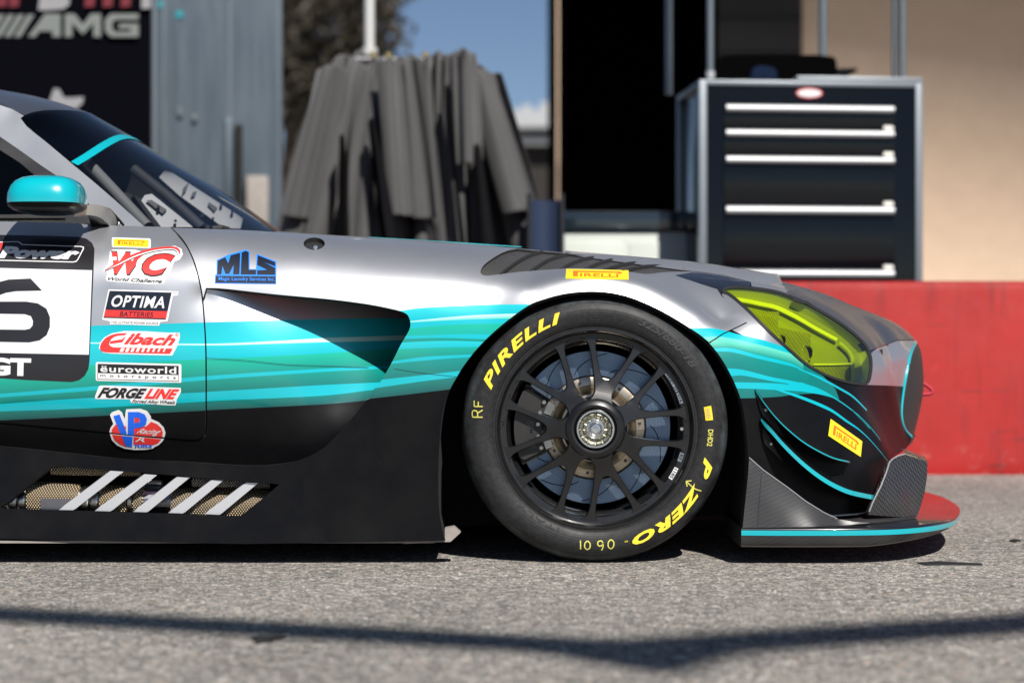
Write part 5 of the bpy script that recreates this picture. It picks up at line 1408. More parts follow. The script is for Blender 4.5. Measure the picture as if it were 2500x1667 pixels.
# ------------------------------------------------------------------ ground
t = mat('asphalt', (0.2, 0.2, 0.2), 0.85)
co = t.coord('Object')
v1 = t.voro(190, co, 'Color'); v2 = t.voro(95, co, 'Color'); dist = t.voro(190, co, 'Distance')
b1 = t.n.new('ShaderNodeSeparateColor'); t.l.new(v1, b1.inputs[0]); b2 = t.n.new('ShaderNodeSeparateColor'); t.l.new(v2, b2.inputs[0])
big = t.noise(1.4, 6, 0.6); mid = t.noise(26, 4, 0.6)
stone = t.ramp(b1.outputs[0], [(0.0, (0.035, 0.034, 0.033)), (0.25, (0.13, 0.126, 0.12)), (0.50, (0.31, 0.298, 0.28)), (0.8, (0.55, 0.525, 0.49)), (1.0, (0.86, 0.82, 0.77))])
coarse = t.ramp(b2.outputs[1], [(0.0, (0.10, 0.097, 0.092)), (0.7, (0.33, 0.317, 0.297)), (0.95, (0.42, 0.38, 0.33)), (1.0, (0.45, 0.30, 0.22))])
c = t.mix(t.ramp(b2.outputs[2], [(0.55, 0.0), (0.62, 1.0)]), stone, coarse)
c = t.mix(t.ramp(mid, [(0.35, 0.6), (0.60, 0.0)]), c, (0.085, 0.083, 0.08))
c = t.mix(1.0, c, t.ramp(big, [(0.28, (0.74, 0.72, 0.69)), (0.5, (0.97, 0.945, 0.905)), (0.72, (1.12, 1.09, 1.04))]), 'MULTIPLY')
t.set('Base Color', c)
t.bump(t.math('ADD', t.math('MULTIPLY', dist, -0.9), t.math('MULTIPLY', mid, 1.2)), 0.75, 0.006)
bm = bmesh.new(); bmesh.ops.create_grid(bm, x_segments=8, y_segments=8, size=700)
tag(link('asphalt', bm_mesh('asphalt', bm), 'asphalt'), kind='structure')
mat('scrap', (0.008, 0.008, 0.008), 0.8)
def scrap(pts, label, hh=.004):
    bm = bmesh.new(); P = []
    for u, v in pts:
        d = CAM[2] * FPX / (v - 833.5); P.append(((u - 1250) * d / FPX, d - 5))
    A = [bm.verts.new((x, y, .0)) for x, y in P]; B = [bm.verts.new((x, y, hh + hh * random.random())) for x, y in P]
    bm.faces.new(A); bm.faces.new(B)
    for i in range(len(P)): bm.faces.new((A[i], A[(i + 1) % len(P)], B[(i + 1) % len(P)], B[i]))
    return tag(link('rubber_scrap', bm_mesh('rubber_scrap', bm), 'scrap'), label, 'rubber scrap', 'tyre rubber bits on the asphalt')
scrap([(613,1560),(640,1557),(698,1558),(660,1563),(652,1566),(668,1568),(622,1571),(630,1565)], 'torn black rubber scrap lying on the near asphalt below the side vent')
scrap([(2464,1321),(2476,1319),(2492,1321),(2478,1324)], 'small black rubber bit on the asphalt right of the splitter')
scrap([(2238,1374),(2290,1371),(2395,1375),(2400,1380),(2330,1379),(2260,1380)], 'long thin black streak on the asphalt below the splitter tip', .0012)  # long thin dark streak laid flat on the ground

# ------------------------------------------------------------------ red wall
t = mat('red_paint', (0.42, 0.035, 0.03), 0.6, spec=0.25)
n1 = t.noise(1.7, 6, 0.6); n2 = t.noise(7, 5, 0.7); n3 = t.noise(3.1, 4, 0.6)
c = t.mix(t.ramp(n1, [(0.35, 0.0), (0.7, 1.0)]), (0.34, 0.011, 0.009), (0.25, 0.008, 0.007))
c = t.mix(t.ramp(n2, [(0.62, 0.0), (0.74, 0.6)]), c, (0.42, 0.035, 0.06))
sx = t.n.new('ShaderNodeSeparateXYZ'); t.l.new(t.coord('Object'), sx.inputs[0])
drip = t.ramp(t.noise(5, 5, .65, t.mapping((3.5, 1, .35))), [(0.54, 0.0), (0.72, 0.75)]); c = t.mix(drip, c, (0.16, 0.006, 0.006)); scf = t.ramp(t.noise(4, 6, .7, t.mapping((.6, 1, 5))), [(0.62, 0.0), (0.70, 0.8)]); c = t.mix(scf, c, (0.10, 0.012, 0.012))
low = t.ramp(sx.outputs[2], [(0.0, 1.0), (0.16, 0.0)]); 
c = t.mix(t.math('MULTIPLY', low, t.ramp(t.noise(11, 6, 0.7), [(0.55, 0.0), (0.64, 0.45)])), c, (0.42, 0.20, 0.18))
t.set('Base Color', c); t.set('Roughness', t.math('MULTIPLY_ADD', n2, .3, .45))
prof = [(0, 0), (0, .06), (.012, .10), (.03, .79), (.045, .826), (.075, .834), (.20, .834), (.225, .826), (.24, .79), (.27, 0)]
bm = bmesh.new(); rows = []
for x in np.linspace(-7, 7, 29): rows.append([bm.verts.new((x, 3.35 + y + .002 * math.sin(x * 3.1), z)) for y, z in prof])
for A, B in zip(rows, rows[1:]):
    for i in range(len(prof) - 1): bm.faces.new((A[i], A[i + 1], B[i + 1], B[i]))
bm.faces.new(rows[0]); bm.faces.new(rows[-1][::-1])
tag(link('pit_wall', bm_mesh('pit_wall', bm, 30), 'red_paint'), 'low scuffed red painted concrete wall behind the car', 'wall')

# ------------------------------------------------------------------ tool cabinet
mat('cab_black', (0.0025, 0.0035, 0.005), 0.12, 0.0, 0.0, 0.08, 0.35)
mat('cab_alu', (0.24, 0.265, 0.285), 0.4, 0.8, vary=0.15, vscale=15)
mat('cab_handle', (0.44, 0.45, 0.46), 0.4, 0.3)
mat('tab_white', (0.75, 0.74, 0.68), 0.5)
ANG = R(5.5); TO = np.array([.8947, 4.30, 0.0]); tw = np.array([math.cos(ANG), math.sin(ANG), 0]); td = np.array([-math.sin(ANG), math.cos(ANG), 0])
tc = empty('tool_cabinet', TO, 'tall black tool cabinet with white drawer handles and aluminium edges behind the red wall', 'tool cabinet'); tc.rotation_euler = (0, 0, ANG)
def tb(u, v):
    d = np.array([(u - 1250) / FPX, 1.0, -(v - 833.5) / FPX]); k = (TO - CAM) @ td / (d @ td); p = CAM + d * k - TO
    return p @ tw, p[2]
TW, TH, TD = tb(2253, 200)[0], tb(1980, 200)[1], .60
box('body', (.02, .006, .10), (TW - .02, TD, TH - .02), 'cab_black', tc, .006)
for x0, x1 in ((0, .040), (TW - .037, TW)): box('corner_post', (x0, -.004, .08), (x1, .045, TH), 'cab_alu', tc, .008)
box('corner_post', (0, TD - .04, .08), (.03, TD + .004, TH), 'cab_alu', tc, .006)
box('top_frame', (.002, -.003, TH - .022), (TW - .002, .03, TH + .002), 'cab_alu', tc, .005); box('top_frame', (.0, .0, TH - .03), (.03, TD, TH + .001), 'cab_alu', tc, .005)
box('worktop', (tb(1945, 190)[0], -.004, TH), (TW, TD, TH + .026), 'cab_alu', tc, .005)
box('worktop', (.03, .02, TH - .002), (TW - .03, TD - .02, TH + .012), 'cab_black', tc, .003)
xs0, xs1 = tb(1769, 300)[0], tb(2181, 300)[0]
vs = [(257, 278), (318, 338), (382, 403), (503, 527), (658, 680), (815, 838), (975, 998)]
z_prev = tb(1976, 250)[1]
for k, (va, vb) in enumerate(vs):
    za, zb_ = tb(1976, va)[1], tb(1976, vb)[1]
    nxt = tb(1976, vs[k + 1][0] - 5)[1] if k + 1 < len(vs) else .16
    if nxt < zb_:
        dr = box('drawer', (xs0 - .006, -.004, nxt), (xs1 + .006, .012, za + .006), 'cab_black', tc, .004)
    bm = bmesh.new(); zc, rr_ = (za + zb_) / 2, (za - zb_) / 2 * .86
    L = [(xs0, -.004 + 0, zc)]
    tube_bm(bm, [(xs0 + .004, -.016, zc), (xs1 - .004, -.016, zc)], rr_, 14)
    o = link('handle', bm_mesh('handle', bm, 40), 'cab_handle', dr); o.parent = dr
    if k in (1, 2, 3, 4): 
        x = tb(2166, 300)[0]; box('latch', (x - .025, -.026, za - .002), (x + .025, -.006, za + .022), 'tab_white', dr, .007)
bm = bmesh.new(); lx, lz_ = tb(1976, 228)
A = [bm.verts.new((lx + .064 * math.cos(a), .0, lz_ + .024 * math.sin(a))) for a in np.linspace(0, 2 * math.pi, 33)[:-1]]; B = [bm.verts.new(v.co + Vector((0, .006, 0))) for v in A]
bm.faces.new(A)
for i in range(32): bm.faces.new((A[i], A[(i + 1) % 32], B[(i + 1) % 32], B[i]))
bd_ = link('badge', bm_mesh('badge', bm), 'vinyl_red', tc)
bm = bmesh.new(); bm.faces.new([bm.verts.new((lx + .058 * math.cos(a), -.002, lz_ + .0185 * math.sin(a))) for a in np.linspace(0, 2 * math.pi, 33)[:-1]]); link('badge_face', bm_mesh('badge_face', bm), 'vinyl_white', bd_)
for x, y in ((.06, .06), (TW - .06, .06), (.06, TD - .06), (TW - .06, TD - .06)):
    w_ = link('castor', lathe_mesh('castor', [(0,-.018),(.045,-.018),(.05,-.012),(.05,.012),(.045,.018),(0,.018)], 20), 'rubber_black', tc); w_.location = (x, y, .05); w_.rotation_euler = (0, 0, R(90))
    box('castor_fork', (x - .03, y - .03, .085), (x + .03, y + .03, .105), 'bolt_dark', tc)
# posts of the frame carried on the cabinet
mat('post_steel', (0.20, 0.23, 0.25), 0.4, 0.7, vary=0.2, vscale=10)
def post(u, v, back, r, zt=3.2):
    x, _ = tb(u, 190); 
    return tube('frame_post', [(x, back, TH + .0), (x, back, zt)], r, 'post_steel', tc, 14)
post(1739, 190, .05, .0175); post(1682, 190, TD - .05, .019); post(2080, 190, TD - .05, .021); post(2212, 190, .06, .017); post(2199, 190, .10, .014)
for x, y in ((tb(1739, 190)[0], .05),): tube('post_foot', [(x, y, TH), (x, y, TH + .05)], .022, 'cab_handle', tc, 14)
# things on top of the cabinet
def slab(name, px, Y0, Y1, material, label, cat, z_off=0):
    bm = bmesh.new(); A = []; B = []
    for u, v in px:
        x, z = tb(u, v); A.append(bm.verts.new(tuple(TO + tw * x + td * Y0 + np.array([0, 0, z])))); B.append(bm.verts.new(tuple(TO + tw * x + td * Y1 + np.array([0, 0, z]))))
    bm.faces.new(A); bm.faces.new(B[::-1])
    for i in range(len(A)): bm.faces.new((A[i], A[(i + 1) % len(A)], B[(i + 1) % len(A)], B[i]))
    bmesh.ops.bevel(bm, geom=bm.edges[:], offset=.006, segments=2, affect='EDGES')
    return tag(link(name, bm_mesh(name, bm, 40), material), label, cat)
mat('bag_black', (0.002, 0.002, 0.002), 0.8, spec=0.0); mat('cloth_blue', (0.003, 0.010, 0.03), 0.8, spec=0.1); mat('board_black', (0.004, 0.004, 0.004), 0.8, spec=0.1)
slab('tool_bag', [(1752,192),(1756,150),(1772,130),(1800,128),(1960,127),(2010,127),(2050,131),(2056,140),(2060,187),(1940,190),(1930,196),(1760,197)], .10, .34, 'bag_black', 'long black tool bag lying on top of the tool cabinet', 'bag')
slab('tray', [(2040,147),(2060,142),(2146,141),(2140,150),(2086,178),(2100,185),(2040,186)], .36, .50, 'board_black', 'black pointed tray on the tool cabinet behind the bag', 'tray')
slab('rag', [(1838,196),(1842,168),(1856,156),(1880,157),(1900,163),(1906,180),(1900,196)], .055, .098, 'cloth_blue', 'crumpled dark blue rag in front of the black bag on the cabinet', 'rag')

# ------------------------------------------------------------------ garage
t = mat('stucco', (0.56, 0.39, 0.26), 0.9); n = t.noise(5, 6, 0.6); t.set('Base Color', t.mix(n, (0.60, 0.43, 0.30), (0.74, 0.55, 0.40))); t.bump(t.noise(60, 4), .3, .01)
mat('garage_unlit', (0.003, 0.003, 0.003), 0.9, spec=0.0); mat('roller_brown', (0.020, 0.017, 0.016), 0.8)  # near-black surfaces stand in for the doorway's unlit inside
GY = 12.0; gx = lambda u: (u - 1250) * (GY + 5) / FPX
ga = empty('garage_building', (gx(1350), GY, 0), 'tan rendered garage building with a wide black doorway, right of the sky', 'building')
def gbox(name, lo, hi, m, bev=0.0):
    o = gx(1350); return box(name, (lo[0] - o, lo[1] - GY, lo[2]), (hi[0] - o, hi[1] - GY, hi[2]), m, ga, bev)
gbox('pier', (gx(1360), GY, 0), (gx(1364), GY + .3, 5.2), 'stucco'); gbox('doorway_side', (gx(1364) - .05, GY + .302, 0), (gx(1364), GY + 2.5, 4.3), 'garage_unlit'); gbox('wall', (gx(1957), GY, 0), (gx(1957) + 7.5, GY + .3, 5.2), 'stucco'); gbox('lintel', (gx(1364), GY, 4.3), (gx(1957), GY + .3, 5.2), 'stucco')
gbox('doorway', (gx(1364), GY + 2.4, 0), (gx(1957), GY + 2.5, 4.3), 'garage_unlit'); gbox('doorway_side', (gx(1957), GY + .302, 0), (gx(1957) + .1, GY + 2.5, 4.3), 'garage_unlit'); gbox('ceiling', (gx(1364), GY + .302, 4.28), (gx(1957), GY + 2.5, 4.3), 'garage_unlit')
gbox('roller_door', (gx(1752), GY - .05, 0), (gx(1956), GY - .012, 4.25), 'roller_brown')
for k in range(14): gbox('door_rib', (gx(1752), GY - .075, .1 + k * .3), (gx(1956), GY - .052, .12 + k * .3), 'roller_brown')
slats = bmesh.new(); box_bm(slats, (-.3, -.05, 4.9), (9.0, .5, 5.0)); link('eave', bm_mesh('eave', slats), 'roller_brown', ga)
sm_ = bmesh.new(); box_bm(sm_, (0, -.5, 0), (8.4, .5, .0015)); slat_me = bm_mesh('added_shade_slat', sm_)
for k in range(104):                                         # unseen slats added to shade the upper wall softly, thinning outwards
    oy = .1 + k * .03; cov = np.interp(oy, [.1, 1.0, 1.7, 2.9], [.92, .88, .62, .08])
    sl_ = link('added_shade_slat', slat_me, 'roller_brown', ga); sl_.location = (.9, -oy, 4.62); sl_.scale = (1, .03 * cov, 1); sl_.rotation_euler = (0, R(5.5), R(-3))
# pale cart and blue chair in front of the garage
mat('cart_pale', (0.50, 0.54, 0.49), 0.5, vary=0.1, vscale=8); mat('cart_top', (0.012, 0.02, 0.026), 0.15, 0, .8)
ca = empty('service_cart', un(1530, 833, 4.75) * [1, 1, 0], 'pale green service cart with a dark top, left of the tool cabinet', 'cart')
def cbox(name, u0, v0, u1, v1, y0, y1, m, bev=.01):
    a, b = un(u0, v1, 4.75), un(u1, v0, 4.75); l = ca.location
    return box(name, (a[0] - l.x, y0, max(a[2], .0)), (b[0] - l.x, y1, b[2]), m, ca, bev)
cbox('cart_body', 1358, 566, 1696, 1060, 0, .5, 'cart_pale'); cbox('cart_top', 1352, 516, 1700, 564, -.02, .52, 'cart_top'); cbox('cart_door', 1374, 590, 1520, 1010, -.008, .01, 'cart_pale'); cbox('cart_door', 1535, 590, 1684, 1010, -.008, .01, 'cart_pale')
for u in (1375, 1680): cbox('cart_foot', u - 8, 1060, u + 8, 1114, .05, .1, 'rubber_black', .002); cbox('cart_foot', u - 8, 1060, u + 8, 1114, .4, .45, 'rubber_black', .002)
ch = empty('folding_chair', un(1330, 833, 4.3) * [1, 1, 0], 'dark blue canvas folding chair between the hanging jackets and the cart', 'chair')
l = ch.location
mat('canvas_navy', (0.008, 0.02, 0.055), 0.8)
a, b = un(1292, 640, 4.3), un(1372, 488, 4.3)
bm = bmesh.new(); rows = []
for k in range(9):
    s_ = k / 8; x = a[0] - l.x + (b[0] - a[0]) * s_; y = .05 * math.sin(math.pi * s_); rows.append([bm.verts.new((x, y, z)) for z in (a[2], (a[2] + b[2]) / 2, b[2])])
for A, B in zip(rows, rows[1:]):
    for i in range(2): bm.faces.new((A[i], A[i + 1], B[i + 1], B[i]))
link('backrest', bm_mesh('backrest', bm, 60), 'canvas_navy', ch)
for x in (a[0] - l.x, b[0] - l.x):
    tube('leg', [(x, 0, 0), (x, 0, b[2] + .03)], .012, 'bolt_dark', ch); tube('leg', [(x, -.35, 0), (x, 0, .62)], .012, 'bolt_dark', ch)
box('seat', (a[0] - l.x, -.38, .60), (b[0] - l.x, .02, .63), 'canvas_navy', ch, .008)

# ------------------------------------------------------------------ hanging jackets on their rack
t = mat('jacket_grey', (0.12, 0.12, 0.12), 0.75); n = t.noise(3, 5, .6); t.set('Base Color', t.mix(n, (0.042, 0.042, 0.042), (0.070, 0.069, 0.068))); t.set('Sheen Weight', .2); t.bump(t.noise(45, 3), .15, .004)
c1 = lambda x, y: (640 + x / 3.0, 80 + y / 3.0)
rk = empty('garment_rack', un(960, 833, 4.5) * [1, 1, 0], 'grey metal garment rack carrying the hanging jackets', 'rack')
l = rk.location; zr = un(0, 146, 4.5)[2]; xa, xb = un(862, 0, 4.5)[0] - l.x, un(1130, 0, 4.5)[0] - l.x
mat('rack_steel', (0.3, 0.3, 0.3), 0.35, .8); mat('brass', (0.6, 0.45, 0.2), 0.3, 1.0); mat('pole_pale', (0.52, 0.52, 0.50), 0.45, .3)
tube('rail', [(xa, 0, zr), (xb, 0, zr)], .014, 'rack_steel', rk)
for x in (xa, xb): tube('upright', [(x, 0, .02), (x, 0, zr)], .016, 'rack_steel', rk); tube('foot', [(x, -.3, .02), (x, .3, .02)], .016, 'rack_steel', rk)
def cloth(name, u, v, Y, W, Lz, gather, lean, seed, parent=None, folds=3.5, n=34, m=30, steps=80, material='jacket_grey'):
    """hang a sheet from a gathered top edge and let it settle (position-based cloth)"""
    rs = np.random.default_rng(seed); top = un(u, v, Y)
    S, T = np.meshgrid(np.linspace(-.5, .5, m), np.linspace(0, 1, n))
    ph = rs.uniform(0, 6.3)
    zig = np.sin(2 * np.pi * folds * (S + .04 * np.sin(9 * S + ph)) + ph) * (1 + .5 * np.sin(5 * S + ph * 2))
    X = np.stack([W * S * (gather + (.72 - gather) * T) + lean * T * Lz * .8, zig * (.040 + .075 * T), -Lz * T * .97 - .12 * W * np.abs(S) * 1.2 * (1 - T)], -1)
    X += rs.normal(0, .004, X.shape); Xp = X.copy(); pin = X[0].copy()
    dw, dl = W / (m - 1), Lz / (n - 1); g = np.array([lean * 6.0, rs.uniform(-.5, .5), -9.8]) * (1 / 60) ** 2
    def con(A, B, d, k, wa=.5):
        D = B - A; L_ = np.linalg.norm(D, axis=-1, keepdims=True) + 1e-9; c = D * (k * .5 * (L_ - d) / L_); A += c; B -= c
    for st in range(steps):
        V_ = (X - Xp) * .94; Xp = X.copy(); X = X + V_ + g
        for _ in range(7):
            for o in (0, 1):
                e = (m - o) // 2 * 2; con(X[:, o:o + e:2], X[:, o + 1:o + e:2], dw, 1.0)
                e = (n - o) // 2 * 2; con(X[o:o + e:2], X[o + 1:o + e:2], dl, 1.0)
            con(X[:-1, :-1], X[1:, 1:], math.hypot(dw, dl), .25); con(X[1:, :-1], X[:-1, 1:], math.hypot(dw, dl), .25)
            con(X[:, :-3], X[:, 3:], dw * 3, .05); con(X[:-3], X[3:], dl * 3, .18)
            X[0] = pin
    bm = bmesh.new(); Vv = [[bm.verts.new(tuple(top + X[i, j])) for j in range(m)] for i in range(n)]
    for i in range(n - 1):
        for j in range(m - 1): bm.faces.new((Vv[i][j], Vv[i][j + 1], Vv[i + 1][j + 1], Vv[i + 1][j]))
    me = bm_mesh(name, bm); smooth(me)
    o = link(name, me, material, parent)
    k = o.modifiers.new('thick', 'SOLIDIFY'); k.thickness = .004; k = o.modifiers.new('sub', 'SUBSURF'); k.levels = 1; k.render_levels = 1
    return o
gj = []
JL = [(845, 128, 4.42, .95, .92, .20, -.42, 'grey work jacket at the left end of the rack, flaring furthest left'),
      (880, 122, 4.62, .60, .90, .30, -.16, 'darker grey jacket behind the left end of the rack'),
      (930, 138, 4.30, .75, .88, .20, -.08, 'light grey jacket in the middle of the rack with its front hanging open'),
      (1000, 128, 4.50, .80, .93, .24, .04, 'broad grey jacket right of the middle of the rack'),
      (1068, 121, 4.36, .55, .92, .24, .08, 'grey jacket third from the right on the rack with a narrow top'),
      (1128, 116, 4.28, .50, .95, .28, .08, 'grey jacket second from the right on the rack, its sleeve turned to the front'),
      (1160, 146, 4.50, .95, .88, .14, .44, 'grey jacket at the right end of the rack, flaring furthest right')]
for k, (u, v, Y, W, L_, ga_, le, lab_) in enumerate(JL):
    o = cloth('jacket', u, v, Y, W, L_, ga_, le, 11 + k * 3, folds=2.1 + .45 * (k % 3)); gj.append(o)
    tag(o, lab_, 'jacket', 'grey jackets hung side by side on the rack')
for k, (j, u, v, Y, W, L_, le) in enumerate(((0, 810, 158, 4.28, .30, .66, -.40), (2, 955, 140, 4.14, .24, .66, .10), (5, 1130, 124, 4.14, .17, .45, .06), (6, 1185, 168, 4.34, .30, .62, .46), (3, 1000, 135, 4.30, .22, .70, .16))):
    cloth('sleeve', u, v, Y, W, L_, .55, le, 50 + k, gj[j], folds=1.1, n=26, m=16)
mat('dark_gap_black', (0.004, 0.004, 0.005), 0.8, spec=0.1)  # black strips deepen gaps and open jacket fronts: shade put into colour
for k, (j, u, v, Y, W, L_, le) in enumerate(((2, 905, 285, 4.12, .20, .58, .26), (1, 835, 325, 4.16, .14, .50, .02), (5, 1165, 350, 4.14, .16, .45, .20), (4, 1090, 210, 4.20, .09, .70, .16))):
    cloth('dark_gap', u, v, Y, W, L_, .12, le, 70 + k, gj[j], folds=.8, n=24, m=12, material='dark_gap_black')
for x, y in ((815,165), (925,170), (1197,165)):
    p_ = un(*c1(x, y), 4.33); o = link('hook', lathe_mesh('hook', [(0,-.012),(.014,-.010),(.018,-.004),(.018,.012)], 16), 'brass', rk); o.location = p_ - np.array(l); tube('hook_stem', [tuple(p_ - np.array(l)), tuple(np.array([p_[0] - l.x, 0, zr]))], .004, 'rack_steel', rk, 6)
po = empty('pole', un(902, 833, 4.9) * [1, 1, 0], 'pale grey metal pole rising behind the hanging jackets', 'pole'); r_ = 13.5 * 9.9 / FPX
tube('shaft', [(0, 0, 0), (0, 0, 2.55)], r_, 'pole_pale', po, 20); tube('collar', [(0, 0, un(0, 130, 4.9)[2] - .03), (0, 0, un(0, 118, 4.9)[2])], r_ * 1.5, 'pole_pale', po, 20); box('base_plate', (-.12, -.12, 0), (.12, .12, .012), 'pole_pale', po)

# ------------------------------------------------------------------ transporter and black awning
t = mat('trailer_blue', (0.24, 0.29, 0.33), 0.42, 0.35); n = t.noise(2.6, 6, .65, t.mapping((6, 6, .5))); t.set('Roughness', t.math('MULTIPLY_ADD', n, .3, .25)); t.set('Base Color', t.mix(t.ramp(n, [(.3, 0.0), (.7, 1.0)]), (0.060, 0.083, 0.105), (0.10, 0.124, 0.146)))  # vertical streaks of reflection put into the colour by stretched noise
TY = 7.5; tx = lambda u: (u - 1250) * (TY + 5) / FPX; tz = lambda v: CAM[2] - (v - 833.5) * (TY + 5) / FPX
tr_ = empty('transporter', (tx(535), TY, 0), 'blue grey race transporter standing behind the cockpit, left of the jackets', 'truck'); l = tr_.location
def tbox(name, u0, u1, v0, v1, y0, y1, m, bev=0.0): return box(name, (tx(u0) - l.x, y0, max(tz(v1), 0)), (tx(u1) - l.x, y1, tz(v0)), m, tr_, bev)
tr_.rotation_euler = (0, 0, R(8))
box('body', (tx(360) - l.x, 0, .35), (tx(688) - l.x, 6.5, 2.82), 'trailer_blue', tr_, .0)
for u in (402, 560, 680): tbox('panel_seam', u - 2, u + 2, -500, 860, -.012, .0, 'post_steel')
tbox('door_bar', 572, 592, 305, 520, -.05, -.01, 'gap', .01); tbox('door_bar', 548, 566, 290, 560, -.03, -.005, 'trailer_blue', .01); tbox('hinge', 436, 446, 265, 285, -.03, -.005, 'post_steel'); tbox('hinge', 470, 482, 280, 296, -.03, -.005, 'post_steel')
tbox('step_box', 600, 655, 430, 600, -.10, 0, 'skid_wood', .02)
for x in (tx(430), tx(620)):
    w_ = link('wheel', lathe_mesh('wheel', [(0,-.1),(.28,-.1),(.36,-.08),(.40,-.03),(.40,.2),(0,.2)], 28), 'rubber_black', tr_); w_.location = (x - l.x, .6, .40)
mat('star_teal', (0.0, 0.20, 0.24), .5)
for u, v in ((395, 15), (440, 38)): tbox('teal_mark', u - 9, u + 9, v - 9, v + 9, -.008, -.001, 'star_teal')
AY = 6.2; ax = lambda u: (u - 1250) * (AY + 5) / FPX; az = lambda v: CAM[2] - (v - 833.5) * (AY + 5) / FPX
aw = empty('awning_wall', (ax(200), AY, 0), 'black printed awning wall with large white lettering, top left corner', 'awning'); l2_ = aw.location
t = mat('awning_black', (0.003, 0.003, 0.005), 0.8, spec=0.0)
bm = bmesh.new(); rows = []
for k in range(41):
    x = ax(-700) + (ax(376) - ax(-700)) * k / 40; rows.append([bm.verts.new((x - l2_.x, .012 * math.sin(x * 5) * math.sin(z * .8), z)) for z in np.linspace(0, 2.62, 13)])
for A, B in zip(rows, rows[1:]):
    for i in range(12): bm.faces.new((A[i], A[i + 1], B[i + 1], B[i]))
link('fabric', bm_mesh('fabric', bm, 60), 'awning_black', aw)
tube('edge_pole', [(ax(377) - l2_.x, 0, 0), (ax(377) - l2_.x, 0, 2.62)], .02, 'post_steel', aw); 
mat('print_grey', (0.15, 0.165, 0.155), .6); mat('print_red', (0.12, 0.004, 0.012), .6); mat('print_white', (0.24, 0.24, 0.25), .6)
def aw_poly(px, m, name='print'):
    bm = bmesh.new(); bm.faces.new([bm.verts.new((ax(u) - l2_.x, -.02, az(v))) for u, v in px]); return link(name, bm_mesh(name, bm), m, aw)
def aw_text(s, quad, m, bold, shear=0):
    V, T, _ = text_tris(s, bold, shear); Pq = quad_map(V, quad); P3 = np.array([(ax(u) - l2_.x, -.02, az(v)) for u, v in Pq]); link('print', surf_mesh('print', P3, np.tile([0, -1., 0], (len(P3), 1)), T, mats=[m]), None, aw)
for k in range(4): aw_poly([(-28 + k * 24 + 26, 38), (-28 + k * 24 + 42, 38), (-28 + k * 24 + 8, 92), (-28 + k * 24 - 8, 92)], 'print_grey')
aw_poly([(70,92),(112,36),(150,36),(150,92),(130,92),(130,78),(98,78),(88,92)], 'print_grey'); aw_poly([(160,92),(160,36),(184,36),(204,62),(224,36),(248,36),(248,92),(230,92),(230,58),(204,86),(178,58),(178,92)], 'print_grey')
aw_poly([(258,78),(258,50),(272,36),(340,36),(340,50),(285,50),(276,56),(276,74),(284,80),(320,80),(320,72),(292,72),(292,60),(340,60),(340,92),(272,92)], 'print_grey')
for u in (0, 30, 214, 258, 302): aw_poly([(u, -60), (u + 22, -60), (u + 18, 18), (u - 6, 20)], 'print_red')
aw_poly([(95,26),(100,-10),(170,-10),(172,12),(158,24),(110,28)], 'print_white'); aw_poly([(347,-60),(370,-60),(370,22),(347,24)], 'print_white')
aw_poly([(122,250),(134,218),(146,219),(158,240),(180,240),(206,238),(204,252),(190,266),(170,272),(150,268)], 'print_white')

# ------------------------------------------------------------------ far building and tree
mat('far_white', (0.34, 0.35, 0.36), .7); mat('far_dark', (0.018, 0.015, 0.013), .9)
FY = 55.0; fz = lambda v: CAM[2] - (v - 833.5) * (FY + 5) / FPX; fx = lambda u: (u - 1250) * (FY + 5) / FPX
fb_ = empty('far_building', (fx(1200), FY, 0), 'distant long building with a white roof edge between jackets and garage', 'building'); l3 = fb_.location
for nm, v0, v1, y0, m in (('roof_edge', 278, 320, -1.0, 'far_white'), ('wall', 320, 834, 0, 'far_dark'), ('gutter', 334, 356, -.6, 'far_white')):
    box(nm, (fx(780) - l3.x, y0, max(0, fz(v1))), (fx(1420) - l3.x, 8 - (m == 'far_dark') * .1, fz(v0)), m, fb_)
for k in range(10): box('roof_vent', (fx(1230) - l3.x + k * .55, -.9, fz(279)), (fx(1230) - l3.x + k * .55 + .3, -.4, fz(279) + .10 + .08 * ((k * 7) % 3)), 'far_white', fb_)
t = mat('bark', (0.10, 0.065, 0.045), 0.9, vary=0.4, vscale=8); 
t = mat('leaf', (0.035, 0.038, 0.022), 0.7); n = t.noise(1.5, 3); t.set('Base Color', t.mix(n, (0.050, 0.034, 0.022), (0.030, 0.030, 0.018)))
tree = empty('eucalyptus_tree', un(735, 833, 33) * [1, 1, 0], 'tall brownish tree far behind the jackets, beside the transporter', 'tree'); l4 = np.array(tree.location)
P0 = lambda u, v, Y=33: un(u, v, Y) - l4
bm = bmesh.new()
tube_bm(bm, [(0, 0, 0), P0(728, 500), P0(738, 330), P0(720, 150), P0(740, -30), P0(725, -110)], [.5, .42, .36, .30, .2, .08], 10)
limbs = [[(735,300),(790,200),(860,90),(930,10)], [(724,190),(660,110),(600,40),(570,-20)], [(735,80),(830,0),(930,-50)], [(730,120),(700,40),(690,-50)], [(735,250),(690,200),(640,190)], [(780,210),(850,180),(900,170)]]
for L in limbs: tube_bm(bm, [P0(u, v, 33 + random.uniform(-1, 1)) for u, v in L], [.2, .15, .1, .04][:len(L)], 8)
link('trunk', bm_mesh('trunk', bm, 60), 'bark', tree)
cent = []
for L in limbs:
    for (u0, v0), (u1, v1) in zip(L, L[1:]):
        for s_ in np.linspace(.2, 1, 4): cent.append((u0 + (u1 - u0) * s_, v0 + (v1 - v0) * s_))
verts, faces = [], []
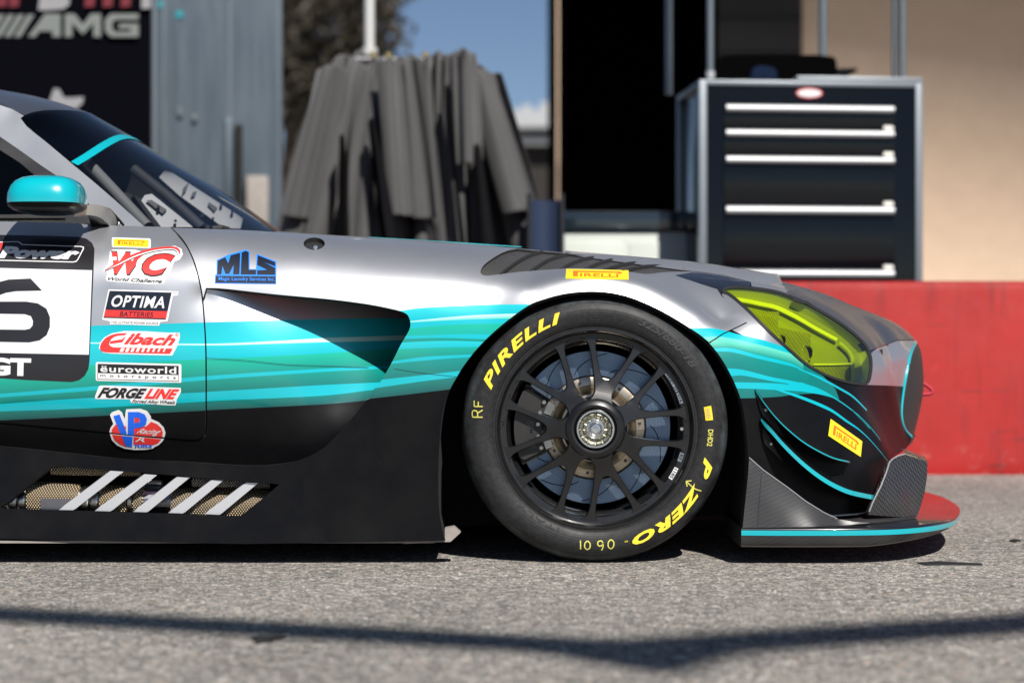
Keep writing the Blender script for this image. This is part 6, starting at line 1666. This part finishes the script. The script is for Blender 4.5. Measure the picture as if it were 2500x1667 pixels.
for u, v in cent:
    for _ in range(5):
        c = P0(u + rng.normal(0, 32), v + rng.normal(0, 34), 33 + rng.normal(0, 1.2)); rad = rng.uniform(.25, .6)
        for _ in range(26):
            p_ = c + rng.normal(0, 1, 3) * rad * .55; d1 = rng.normal(0, 1, 3); d1 /= np.linalg.norm(d1); d2 = np.cross(d1, rng.normal(0, 1, 3)); d2 /= np.linalg.norm(d2)
            k = len(verts); a_, b_ = .16, .05
            verts += [tuple(p_ - d1 * a_), tuple(p_ + d2 * b_), tuple(p_ + d1 * a_), tuple(p_ - d2 * b_)]; faces.append((k, k + 1, k + 2, k + 3))
me = bpy.data.meshes.new('crown'); me.from_pydata(verts, [], faces); link('crown', me, 'leaf', tree)

# ------------------------------------------------------------------ awning frame over the photographer, throws the V-shaped shadow on the asphalt
mat('frame_grey', (0.2, 0.2, 0.2), .6)
H = 9.0
def over(gxp, gyp, z=H): k = z / -SUN_DIR.z; return np.array([gxp - SUN_DIR.x * k, gyp - SUN_DIR.y * k, z])
av = empty('awning_frame', over(.275, -1.35) * [1, 1, 0], 'overhead awning edge whose V-shaped shadow lies across the near asphalt', 'awning frame'); l5 = np.array(av.location)
def beam(name, g0, g1, w):
    a_, b_ = over(*g0) - l5, over(*g1) - l5; d = b_ - a_; d /= np.linalg.norm(d); n = np.array([-d[1], d[0], 0]) * w / 2
    bm = bmesh.new(); A = [bm.verts.new(x) for x in (a_ - n, b_ - n, b_ + n, a_ + n)]; B = [bm.verts.new(v.co + Vector((0, 0, .03))) for v in A]
    bm.faces.new(A); bm.faces.new(B)
    for i in range(4): bm.faces.new((A[i], A[(i + 1) % 4], B[(i + 1) % 4], B[i]))
    return link(name, bm_mesh(name, bm), 'frame_grey', av)
beam('beam', (-9, 1.9), (.24, -1.40), .19); beam('beam', (.22, -1.40), (9, 2.2), .23)
bm = bmesh.new(); T_ = [over(-.05, -1.33) - l5, over(.275, -1.68) - l5, over(.52, -1.31) - l5]; A = [bm.verts.new(x - np.array([0, 0, .01])) for x in T_]; B = [bm.verts.new(x + np.array([0, 0, .02])) for x in T_]
bm.faces.new(A); bm.faces.new(B)
for i in range(3): bm.faces.new((A[i], A[(i + 1) % 3], B[(i + 1) % 3], B[i]))
link('gusset', bm_mesh('gusset', bm), 'frame_grey', av)
for g in ((-9, 1.9), (9, 2.2)): 
    p_ = over(*g) - l5; tube('leg', [(p_[0], p_[1], 0), tuple(p_)], .03, 'frame_grey', av)
